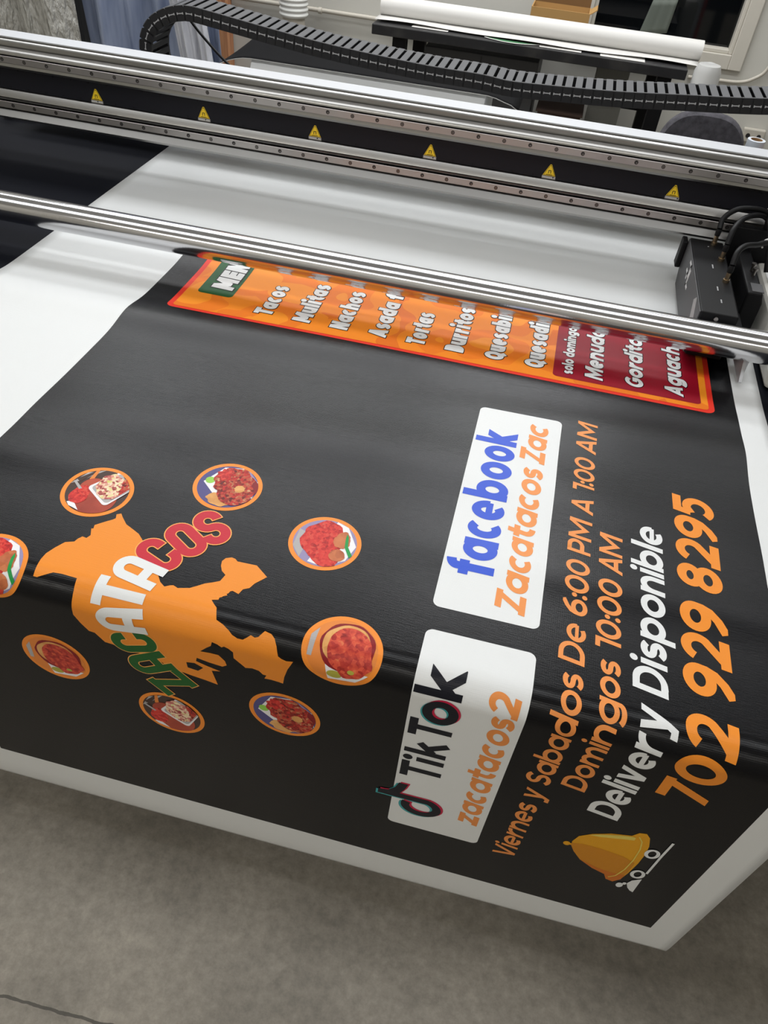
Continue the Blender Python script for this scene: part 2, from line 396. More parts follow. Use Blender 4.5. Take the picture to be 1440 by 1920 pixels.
for zc in (0.2545, 0.1435):
    rp = [(1.957, zc - 0.0085), (1.9445, zc - 0.0085), (1.9435, zc - 0.0075), (1.9435, zc - 0.005), (1.9445, zc - 0.004), (1.9445, zc + 0.004), (1.9435, zc + 0.005), (1.9435, zc + 0.0075), (1.9445, zc + 0.0085), (1.957, zc + 0.0085)]
    rp = [(1.957, zc - 0.0085), (1.9445, zc - 0.0085), (1.9435, zc - 0.0072), (1.9435, zc + 0.0072), (1.9445, zc + 0.0085), (1.957, zc + 0.0085)]
    rail = MB().prism(rp, 'x', GX0, GX1).build('linear_rail', RAIL, gan)
    xb = -0.811; k0 = int((xb - GX0) / 0.063)
    xb -= k0 * 0.063; first = None; i = 0
    while xb < 0.56:
        if first is None:
            m = MB(); m.tube([(xb, 1.9432, zc), (xb, 1.9445, zc)], 0.0046, 16, 0); m.tube([(xb, 1.9429, zc), (xb, 1.944, zc)], 0.0030, 12, 1); m.tube([(xb, 1.9427, zc), (xb, 1.944, zc)], 0.0014, 6, 0)
            first = m.build('rail_bolt', [DARK_HOLE, BOLT], rail)
            m = MB(); m.tube([(xb, 1.9432, zc), (xb, 1.9445, zc)], 0.0046, 16, 0); m.tube([(xb + 0.0006, 1.9430, zc - 0.001), (xb + 0.0006, 1.944, zc - 0.001)], 0.0018, 12, 1)
            me2 = m.build('rail_bolt', [DARK_HOLE, BOLT], rail); alt = me2
            bpy.data.objects.remove(me2) if False else None
            ox = xb
            w2 = Vector(alt['_w']); alt.location = w2 + Vector((0.063, 0, 0)) - Vector(rail['_w']); alt['_w'] = tuple(w2 + Vector((0.063, 0, 0)))
            i = 2; xb += 0.126; continue
        copy_part(first if i % 2 == 0 else alt, rail, (xb, 1.9436, first['_w'][2] - ZB if i % 2 == 0 else alt['_w'][2] - ZB))
        i += 1; xb += 0.063
# little screws along the cover strip
strip = [o for o in gan.children if o.name.startswith('cover_strip')][0]
sc = None
for zc, x in ((0.2245, -1.52), (0.1825, -1.50)):
    k = 0
    while x < 0.56:
        if sc is None: sc = MB().tube([(x, 1.9645, zc), (x, 1.9665, zc)], 0.0017, 8).build('cover_screw', BLACK_METAL, strip, smooth=True)
        else: copy_part(sc, strip, (x, 1.9652, zc - 0.0017))
        x += 0.0505; k += 1
# warning stickers
st0 = None
for k in range(6):
    sx = -1.199 + 0.3008 * k
    if st0 is None:
        m = MB(); y = 1.9645
        def tri(r, cy): return [(sx - r, cy - r * 0.62), (sx + r, cy - r * 0.62), (sx + r * 0.12, cy + r * 1.08), (sx - r * 0.12, cy + r * 1.08)]
        m.prism(tri(0.0155, 0.1955), 'y', y, y + 0.0012, 0); m.prism(tri(0.0138, 0.1955), 'y', y - 0.0003, y + 0.0004, 1); m.prism(tri(0.0126, 0.1955), 'y', y - 0.0006, y, 0)
        for s in (-1, 1): m.box(sx + s * 0.0028 - 0.0008, sx + s * 0.0028 + 0.0008, y - 0.0009, y, 0.1915, 0.1980, 1)
        m.box(sx - 0.0036, sx + 0.0036, y - 0.0009, y, 0.1975, 0.1990, 1); m.box(sx - 0.0075, sx + 0.0075, y - 0.0009, y, 0.1882, 0.1892, 1)
        st0 = m.build('warning_sticker', [YELLOW, STICKER_BLACK], gan)
        m = MB(); m.box(sx - 0.0168, sx + 0.0168, y, y + 0.0012, 0.1782, 0.1848, 0)
        for q in range(9): m.box(sx - 0.0145 + q * 0.0033, sx - 0.0145 + q * 0.0033 + 0.0022, y - 0.0003, y, 0.1808, 0.1824, 1)
        cp0 = m.build('caption_strip', [CAPTION, NYLON], st0); off = Vector(cp0['_w']) - Vector(st0['_w'])
    else:
        w = Vector(st0['_w']) + Vector((0.3008 * k, 0, -ZB)); s = copy_part(st0, gan, w); copy_part(cp0, s, w + off)
MB().box(-1.6, 0.95, 2.2, 2.40, 0.08, 0.092).build('chain_tray', FRAME, gan)
for gx in (-2.0, 0.93): MB().box(gx - 0.06, gx + 0.06, 1.97, 2.42, -0.003, 0.119).build('end_block', FRAME, gan, bevel=0.004)
m = MB(); m.box(-1.70, -1.665, 2.235, 2.28, -0.002, 0.05); m.box(-1.66, -1.6, 2.25, 2.275, -0.002, 0.03); m.build('paper_guide', NYLON, gan)

# pinch roller
RZ, RY, RR = 0.085, 1.491, 0.03275
rol = thing('pinch_roller', 'polished steel roller bar crossing just above the printed banner', 'roller', (-0.4, RY, 0))
MB().tube([(-1.9, RY, RZ), (0.8, RY, RZ)], RR, 96).build('roller_shaft', STEEL, rol, smooth=True)
m = MB(); m.box(0.484, 0.490, 1.49, 1.56, 0.012, 0.05); m.prism([(1.49, 0.05), (1.46, 0.016), (1.463, 0.012), (1.56, 0.012), (1.56, 0.05)], 'x', 0.478, 0.484); m.build('guide_plate', SATIN, rol)
MB().box(0.535, 0.62, 1.475, 1.60, 0.0, 0.045).build('end_bearing', HOUSING, rol, bevel=0.012)
MB().box(-1.9, -1.82, 1.44, 1.56, -0.003, 0.055).build('end_bearing', HOUSING, rol, bevel=0.01)

# print carriage
car = thing('print_carriage', 'black print head carriage with cable plugs on the right of the beam', 'print head', (0.44, 1.72, 0.0))
hull = [(1.53, 0.02), (1.53, 0.12), (1.905, 0.12), (1.905, 0.045), (1.875, 0.012), (1.56, 0.012)]
MB().prism(hull, 'x', 0.3685, 0.446).build('head_body', BLACK_METAL, car, bevel=0.003)
m = MB(); m.prism([(1.532, 0.022), (1.532, 0.118), (1.902, 0.118), (1.902, 0.047), (1.874, 0.014), (1.562, 0.014)], 'x', 0.3665, 0.3685)
side = m.build('side_cover', GREY_FACE, car)
m = MB(); m.prism([(1.56, 0.035), (1.56, 0.085), (1.60, 0.115), (1.62, 0.10)], 'x', 0.3658, 0.3668); m.build('side_label', mat('pale side label', (158, 158, 158), 0.5), side)
# emblem of two angular strokes on the side cover
m = MB()
for pts in ([(1.79, 0.108), (1.765, 0.108), (1.765, 0.085)], [(1.755, 0.100), (1.755, 0.070), (1.735, 0.070)], [(1.80, 0.085), (1.78, 0.085), (1.78, 0.075)]):
    for p, q in zip(pts, pts[1:]):
        m.box(0.3658, 0.3668, min(p[0], q[0]) - 0.004, max(p[0], q[0]) + 0.004, min(p[1], q[1]) - 0.003, max(p[1], q[1]) + 0.003)
m.build('side_emblem', mat('white emblem', (205, 205, 205), 0.5), side)
MB().box(0.354, 0.3665, 1.895, 1.93, 0.045, 0.112).build('end_stop', BLACK_METAL, car, bevel=0.003)
MB().box(0.37, 0.444, 1.526, 1.53, 0.02, 0.100).build('front_step', BLACK_METAL, car, bevel=0.002)
m = MB(); m.tube([(0.402, 1.5250, 0.110), (0.402, 1.5305, 0.110)], 0.0045, 16); m.build('front_screw', BOLT, car, smooth=True)
MB().box(0.446, 0.478, 1.56, 1.92, 0.012, 0.07).build('carriage_bridge', BLACK_METAL, car)
m = MB(); m.prism([(0.476, 0.012), (0.476, 0.122), (0.508, 0.122), (0.515, 0.10), (0.515, 0.012)], 'y', 1.655, 1.93); m.build('motor_block', BLACK_METAL, car, bevel=0.004)
MB().box(0.455, 0.56, 1.902, 1.922, 0.03, 0.165).build('back_plate', BLACK_METAL, car, bevel=0.003)
for sy in (1.765, 1.74):
    m = MB(); m.tube([(0.495, sy, 0.12), (0.495, sy, 0.138)], 0.0038, 12); m.tube([(0.495, sy, 0.136), (0.495, sy, 0.141)], 0.006, 12); m.build('clamp_screw', BOLT, car, smooth=True)
m = MB(); m.box(0.485, 0.510, 1.66, 1.70, 0.122, 0.124); m.build('block_cap', GREY_FACE, car)
for i, (px, py, txt_) in enumerate(((0.406, 1.865, 1), (0.408, 1.765, 5), (0.410, 1.655, 5), (0.413, 1.595, 4))):
    m = MB()
    for q in range(txt_): m.box(px, px + 0.0028, py - 0.004 * q, py - 0.004 * q + 0.0026, 0.1198, 0.1206)
    m.build('port_caption', MARK, car)
plugs = [((0.421, 1.885), [(0.421, 1.885, 0.158), (0.424, 1.900, 0.178), (0.445, 1.905, 0.200), (0.48, 1.915, 0.205), (0.515, 1.925, 0.200), (0.545, 1.922, 0.18)]),
         ((0.431, 1.800), [(0.431, 1.800, 0.158), (0.436, 1.82, 0.185), (0.455, 1.86, 0.195), (0.485, 1.90, 0.195), (0.515, 1.92, 0.19), (0.545, 1.922, 0.17)]),
         ((0.432, 1.690), [(0.432, 1.690, 0.158), (0.436, 1.71, 0.180), (0.455, 1.74, 0.185), (0.485, 1.77, 0.18), (0.515, 1.81, 0.172), (0.55, 1.83, 0.15), (0.56, 1.85, 0.112)])]
def smooth_path(p, n=6):
    p = [Vector(q) for q in p]; o = []
    for i in range(len(p) - 1):
        a, b, c, d = p[max(i - 1, 0)], p[i], p[i + 1], p[min(i + 2, len(p) - 1)]
        for k in range(n):
            t = k / n; o.append(0.5 * ((2 * b) + (c - a) * t + (2 * a - 5 * b + 4 * c - d) * t * t + (3 * b - a - 3 * c + d) * t ** 3))
    return o + [p[-1]]
for (px, py), path in plugs:
    m = MB(); m.tube([(px, py, 0.12), (px, py, 0.126)], 0.0075, 16); m.tube([(px, py, 0.126), (px, py, 0.144)], 0.0052, 16); plug = m.build('cable_plug', BRASS, car, smooth=True)
    MB().tube([(px, py, 0.142), (px, py, 0.152), path[0]], [0.0062, 0.0068, 0.005], 14).build('strain_relief', CABLE, plug, smooth=True)
    MB().tube(smooth_path(path), 0.0062, 12).build('cable', CABLE, car, smooth=True)
for bx, by, bz in ((0.525, 1.925, 0.197), (0.523, 1.82, 0.168)):
    m = MB(); m.tube([(bx + 0.014 * math.sin(a), by + 0.004, bz - 0.004 + 0.013 * math.cos(a)) for a in [i * PI / 8 for i in range(-6, 7)]], 0.0022, 6); m.box(bx - 0.004, bx + 0.003, by, by + 0.008, bz + 0.007, bz + 0.013); m.build('zip_tie', NYLON, car, smooth=True)
m = MB(); m.tube([(0.53, 1.92, 0.10), (0.535, 1.92, 0.15), (0.528, 1.92, 0.195)], 0.010, 12); m.tube([(0.528, 1.925, 0.195), (0.525, 1.87, 0.19), (0.527, 1.82, 0.165), (0.54, 1.80, 0.112)], 0.009, 12); m.build('cable_bundle', CABLE, car, smooth=True)

sv = thing('service_station', 'white service housing beside the print head at the bed end', 'printer housing', (0.66, 1.75, -0.003))
MB().box(0.535, 0.90, 1.62, 1.90, -0.003, 0.095).build('housing', HOUSING, sv, bevel=0.012)
MB().box(0.545, 0.89, 1.66, 1.86, 0.094, 0.098).build('lid', PANEL, sv, bevel=0.002)

# ------------------------------------------------------------------ cable carrier chain
CY0, CY1 = 2.25, 2.365
mid = [(0.60, 0.117), (-0.3, 0.117), (-1.0, 0.117), (-1.07, 0.119), (-1.13, 0.138), (-1.17, 0.17), (-1.189, 0.21), (-1.191, 0.25), (-1.182, 0.283), (-1.160, 0.312), (-1.125, 0.334), (-1.085, 0.347), (-1.045, 0.351),
       (-0.98, 0.345), (-0.80, 0.325), (-0.624, 0.309), (-0.392, 0.297), (-0.231, 0.295), (-0.144, 0.290), (0.0, 0.296), (0.135, 0.304), (0.30, 0.319), (0.495, 0.338), (0.85, 0.385)]
P = smooth_path([(x, 0, z) for x, z in mid], 16)
L = [0.0]
for a, b in zip(P, P[1:]): L.append(L[-1] + (b - a).length)
def along(s):
    for i in range(len(L) - 1):
        if L[i + 1] >= s:
            t = (s - L[i]) / max(L[i + 1] - L[i], 1e-9); return P[i].lerp(P[i + 1], t), (P[i + 1] - P[i]).normalized()
    return P[-1], (P[-1] - P[-2]).normalized()
chain = thing('cable_chain', 'long black plastic cable carrier chain looping behind the gantry beam', 'cable chain', (-0.2, 2.31, 0.0))
PITCH = 0.0264
def link_mesh():
    m = MB(); h = 0.0185
    pl = [(-0.0142, -h), (0.0118, -h), (0.0142, -h + 0.004), (0.0142, h - 0.004), (0.0118, h), (-0.0142, h)]
    m.prism(pl, 'y', 0, 0.009); m.prism(pl, 'y', CY1 - CY0 - 0.009, CY1 - CY0); m.box(-0.008, 0.006, 0.009, CY1 - CY0 - 0.009, -h, -h + 0.004)
    m.keep = True
    return m
s = 0.02; l0 = None; idx = 0
while s < L[-1] - 0.02:
    p, t = along(s)
    ang = math.atan2(-t.z, t.x)          # links run along the path; local x follows t
    rot = (0, math.atan2(-t.z, t.x), 0)
    if l0 is None:
        l0 = link_mesh().build('chain_link', PLASTIC, chain, origin=(0, 0, 0))
        m = MB(); m.box(-0.0092, 0.0092, -0.001, CY1 - CY0 + 0.001, 0.0172, 0.0196); xb0 = m.build('crossbar', LINK_GREY, l0, origin=(0, 0, 0), bevel=0.001); xb0.location = (0, 0, 0)
        m = MB(); m.box(-0.0085, 0.0085, -0.0006, 0.0002, -0.0012, 0.0012); m.box(-0.0095, -0.0068, -0.0006, 0.0002, -0.0026, 0.0026); m.box(0.0068, 0.0095, -0.0006, 0.0002, -0.0026, 0.0026)
        jm0 = m.build('joint_mark', MARK, l0, origin=(0, 0, 0)); jm0.location = (0, 0, 0)
        l = l0
    else:
        l = l0.copy(); COL.objects.link(l); l.parent = chain
        for q in (xb0, jm0):
            c = q.copy(); COL.objects.link(c); c.parent = l
    l.location = Vector((p.x, CY0, p.z + ZB)) - Vector(chain['_w']); l.rotation_euler = rot
    s += PITCH; idx += 1
LINKS = idx
cb = MB(); cb.tube(smooth_path([at(352, 32, 2.42), at(375, 62, 2.42), at(408, 100, 2.42), at(445, 140, 2.42), at(470, 185, 2.42)]), 0.004, 8)
tag(cb.build('loose_cable', CABLE, smooth=True), 'thin black cable slanting down from the chain loop behind the beam', 'cable')

# ------------------------------------------------------------------ the printed banner
def wave(u, v):
    """low swells of the vinyl where it lies loose on the bed"""
    if v < 0.70: return 0.0
    f = min(1.0, (v - 0.70) / 0.12); f = f * f * (3 - 2 * f)
    g = lambda c, s: math.exp(-((v - c) / s) ** 2)
    a = 0.0075 * g(1.31 + 0.02 * math.sin(3 * u + 1), 0.055) * (0.65 - 0.35 * math.tanh(3 * (u + 0.2)))
    a += 0.0065 * g(1.20 + 0.03 * math.sin(2.2 * u), 0.06) * (0.5 + 0.5 * math.tanh(3 * (u - 0.05)))
    a += 0.0045 * g(0.98 + 0.05 * math.sin(4 * u + 2), 0.08) * (0.6 + 0.4 * math.cos(3.2 * u + 0.6))
    a += 0.0030 * g(0.82, 0.05) * (0.5 + 0.5 * math.sin(5 * u))
    a += 0.0060 * g(1.60, 0.05) * (0.5 - 0.5 * math.tanh(4 * (u + 0.6)))
    a += 0.0030 * g(1.88, 0.05) + 0.0030 * g(2.05, 0.045)
    k = max(0.0, min(1.0, (u + 1.12) / 0.25)) if v > 1.45 else 1.0
    return a * f * k * (1.4 if v < 1.45 else 1.0)
def sheet(u, v, lift=0.0):
    if v >= YB:
        e = 1e-3; dz = (wave(u, v + e) - wave(u, v - e)) / (2 * e); du = (wave(u + e, v) - wave(u - e, v)) / (2 * e)
        n = Vector((-du, -dz, 1)).normalized(); return Vector((u, v, wave(u, v))) + n * lift
    arc = YB - PI / 2 * RF
    if v >= arc:
        th = (YB - v) / RF; r = RF + lift; return Vector((u, YB - r * math.sin(th), -RF + r * math.cos(th)))
    z = -RF - (arc - v); y = YB - RF
    if v < -0.045:                                   # the free end starts to curl under
        q = -0.045 - v; return Vector((u, y - lift + 1.6 * q * q, z))
    return Vector((u, y - lift, z))
VG = [round(-0.125 + 0.01 * i, 4) for i in range(67)] + [round(0.545 + 0.004 * i, 4) for i in range(20)] + [round(0.63 + 0.01 * i, 4) for i in range(115)] + [round(1.78 + 0.02 * i, 4) for i in range(41)]
VG = sorted(set(v for v in VG if not 0.5449 > v > 0.5351)); UG = [round(-1.14 + 0.03 * i, 4) for i in range(56)]
SU0, SU1, BU0, BU1, BV0, BV1 = -1.14, 0.527, -0.802, 0.4705, 0.0115, 1.655
us = sorted(set([u for u in UG if SU0 < u < SU1] + [SU0, SU1, BU0, BU1])); vs = sorted(set(VG + [BV0, BV1]))
m = MB(); m.keep = True; uvs = []
def vend(u): return -0.125 + 0.047 * (u - SU0) / (SU1 - SU0)      # the cut end is not quite square
for v in vs:
    for u in us:
        vv = v if v > 0 else vend(u) * (v / -0.125); m.v.append(tuple(sheet(u, vv))); uvs.append((u, vv))
a = len(us)
for j in range(len(vs) - 1):
    for i in range(a - 1):
        uc, vc = (us[i] + us[i + 1]) / 2, (vs[j] + vs[j + 1]) / 2
        m.f.append((j * a + i, j * a + i + 1, (j + 1) * a + i + 1, (j + 1) * a + i)); m.mi.append(1 if BU0 < uc < BU1 and BV0 < vc < BV1 else 0)
m.uv = uvs
ban = m.build('vinyl_banner', [VINYL, BLACK], None, smooth=True, angle=180, solid=0.0006, origin=(0, YB - RF, -0.7))
tag(ban, 'white vinyl banner printed black with orange artwork, draped over the table front', 'banner')


def conform(polys, lift, name, m, parent=None):
    """union of flat outlines in sheet coordinates, laid on the banner"""
    bm = bmesh.new()
    groups = polys if polys and isinstance(polys[0][0], list) else [polys]
    for gp in groups:
        gp = [p for p in gp if len(p) > 2]
        if not gp: continue
        gp = [p if sum(p[i - 1][0] * p[i][1] - p[i][0] * p[i - 1][1] for i in range(len(p))) > 0 else p[::-1] for p in gp]
        full = sum(sum(p[i - 1][0] * p[i][1] - p[i][0] * p[i - 1][1] for i in range(len(p))) / 2 for p in gp)
        big = max(max(q[0] for q in p) for p in gp) - min(min(q[0] for q in p) for p in gp)
        rn = random.Random(11)
        for attempt in range(12):
            V = []; F = []; ji = 0 if attempt == 0 else big * 2e-4 * attempt ** 0.5
            for p in gp:
                b = len(V); V += [Vector((q[0] + rn.uniform(-ji, ji), q[1] + rn.uniform(-ji, ji))) * 10 for q in p]; F.append(list(range(b, b + len(p))))
            vo, eo, fo, ov, oe, of = delaunay_2d_cdt(V, [], F, 0, 1e-5)
            fs = [f for f, src in zip(fo, of) if src]
            ar = sum((vo[f[1]] - vo[f[0]]).cross(vo[f[2]] - vo[f[0]]) for f in fs) / 200
            if fs and 0.45 * full < abs(ar) < 1.02 * full: break
        else: print('UNION?', name, full, ar)
        bv = [bm.verts.new((q[0] / 10, q[1] / 10, 0)) for q in vo]
        for f in fs:
            try: bm.faces.new([bv[i] for i in f])
            except ValueError: pass
    for q in list(bm.verts):
        if not q.link_faces: bm.verts.remove(q)
    lo = min(q.co.y for q in bm.verts); hi = max(q.co.y for q in bm.verts); ul = min(q.co.x for q in bm.verts); uh = max(q.co.x for q in bm.verts)
    for g in VG:
        if lo < g < hi: bmesh.ops.bisect_plane(bm, geom=bm.verts[:] + bm.edges[:] + bm.faces[:], plane_co=(0, g, 0), plane_no=(0, 1, 0), dist=1e-7)
    for g in UG:
        if ul < g < uh and hi > 0.6: bmesh.ops.bisect_plane(bm, geom=bm.verts[:] + bm.edges[:] + bm.faces[:], plane_co=(g, 0, 0), plane_no=(1, 0, 0), dist=1e-7)
    for f in bm.faces:
        if f.normal.z < 0: f.normal_flip()
    mb = MB(); mb.keep = True
    bm.verts.index_update(); mb.uv = [(q.co.x, q.co.y) for q in bm.verts]
    mb.v = [tuple(sheet(q.co.x, q.co.y, lift)) for q in bm.verts]; mb.f = [tuple(q.index for q in f.verts) for f in bm.faces]; mb.mi = [0] * len(mb.f)
    bm.free()
    return mb.build(name, m, parent or ban, smooth=True, angle=180)


def rrect(u0, u1, v0, v1, r):
    r_ = lambda cx, cy, a0: [(cx + r * math.cos(a0 + PI / 2 * i / 6), cy + r * math.sin(a0 + PI / 2 * i / 6)) for i in range(7)]
    return r_(u1 - r, v1 - r, 0) + r_(u0 + r, v1 - r, PI / 2) + r_(u0 + r, v0 + r, PI) + r_(u1 - r, v0 + r, 1.5 * PI)
def disc(u, v, r, n=48, ry=None): return [(u + r * math.cos(2 * PI * i / n), v + (ry or r) * math.sin(2 * PI * i / n)) for i in range(n)]


# --- lettering: every glyph is drawn with a broad stroke
def clip_y(poly, lo, hi):
    for s, lim in ((1, lo), (-1, -hi)):
        out = []
        for i in range(len(poly)):
            a, b = poly[i - 1], poly[i]; da, db = s * a[1] - lim, s * b[1] - lim
            if (da >= 0) != (db >= 0):
                t = da / (da - db); out.append((a[0] + (b[0] - a[0]) * t, a[1] + (b[1] - a[1]) * t))
            if db >= 0: out.append(b)
        poly = out
        if len(poly) < 3: return []
    return poly
def stroke(pts, w, closed=False, clip=None, rnd=False):
    h = w / 2; out = []; n = len(pts)
    seg = [(pts[i], pts[(i + 1) % n]) for i in range(n if closed else n - 1)]
    nr = []
    for a, b in seg:
        dx, dy = b[0] - a[0], b[1] - a[1]; l = math.hypot(dx, dy) or 1e-9; nx, ny = -dy / l * h, dx / l * h; nr.append((nx, ny))
        out.append([(a[0] + nx, a[1] + ny), (a[0] - nx, a[1] - ny), (b[0] - nx, b[1] - ny), (b[0] + nx, b[1] + ny)])
    for i in range(len(seg)):
        if i == 0 and not closed: continue
        p = seg[i][0]; n1, n2 = nr[i - 1], nr[i]; cr = n1[0] * n2[1] - n1[1] * n2[0]; dt = n1[0] * n2[0] + n1[1] * n2[1]
        if abs(cr) < 1e-9: continue
        s = -1 if cr > 0 else 1
        a = (p[0] + s * n1[0], p[1] + s * n1[1]); b = (p[0] + s * n2[0], p[1] + s * n2[1])
        if dt > -0.55 * h * h and not rnd:
            k = h * h / (h * h + dt); mtr = (p[0] + s * (n1[0] + n2[0]) * k, p[1] + s * (n1[1] + n2[1]) * k); out.append([p, a, mtr, b])
        else: out.append([p, a, b])
    if rnd:
        for p in pts: out.append(disc(p[0], p[1], h, 14))
    if clip: out = [q for q in (clip_y(p, *clip) for p in out) if q]
    return out
def arc(cx, cy, rx, ry, a0, a1, n=18):
    return [(cx + rx * math.cos(math.radians(a0 + (a1 - a0) * i / n)), cy + ry * math.sin(math.radians(a0 + (a1 - a0) * i / n))) for i in range(n + 1)]
XH, ASC, DSC, SB = 0.76, 1.05, 0.27, 0.065


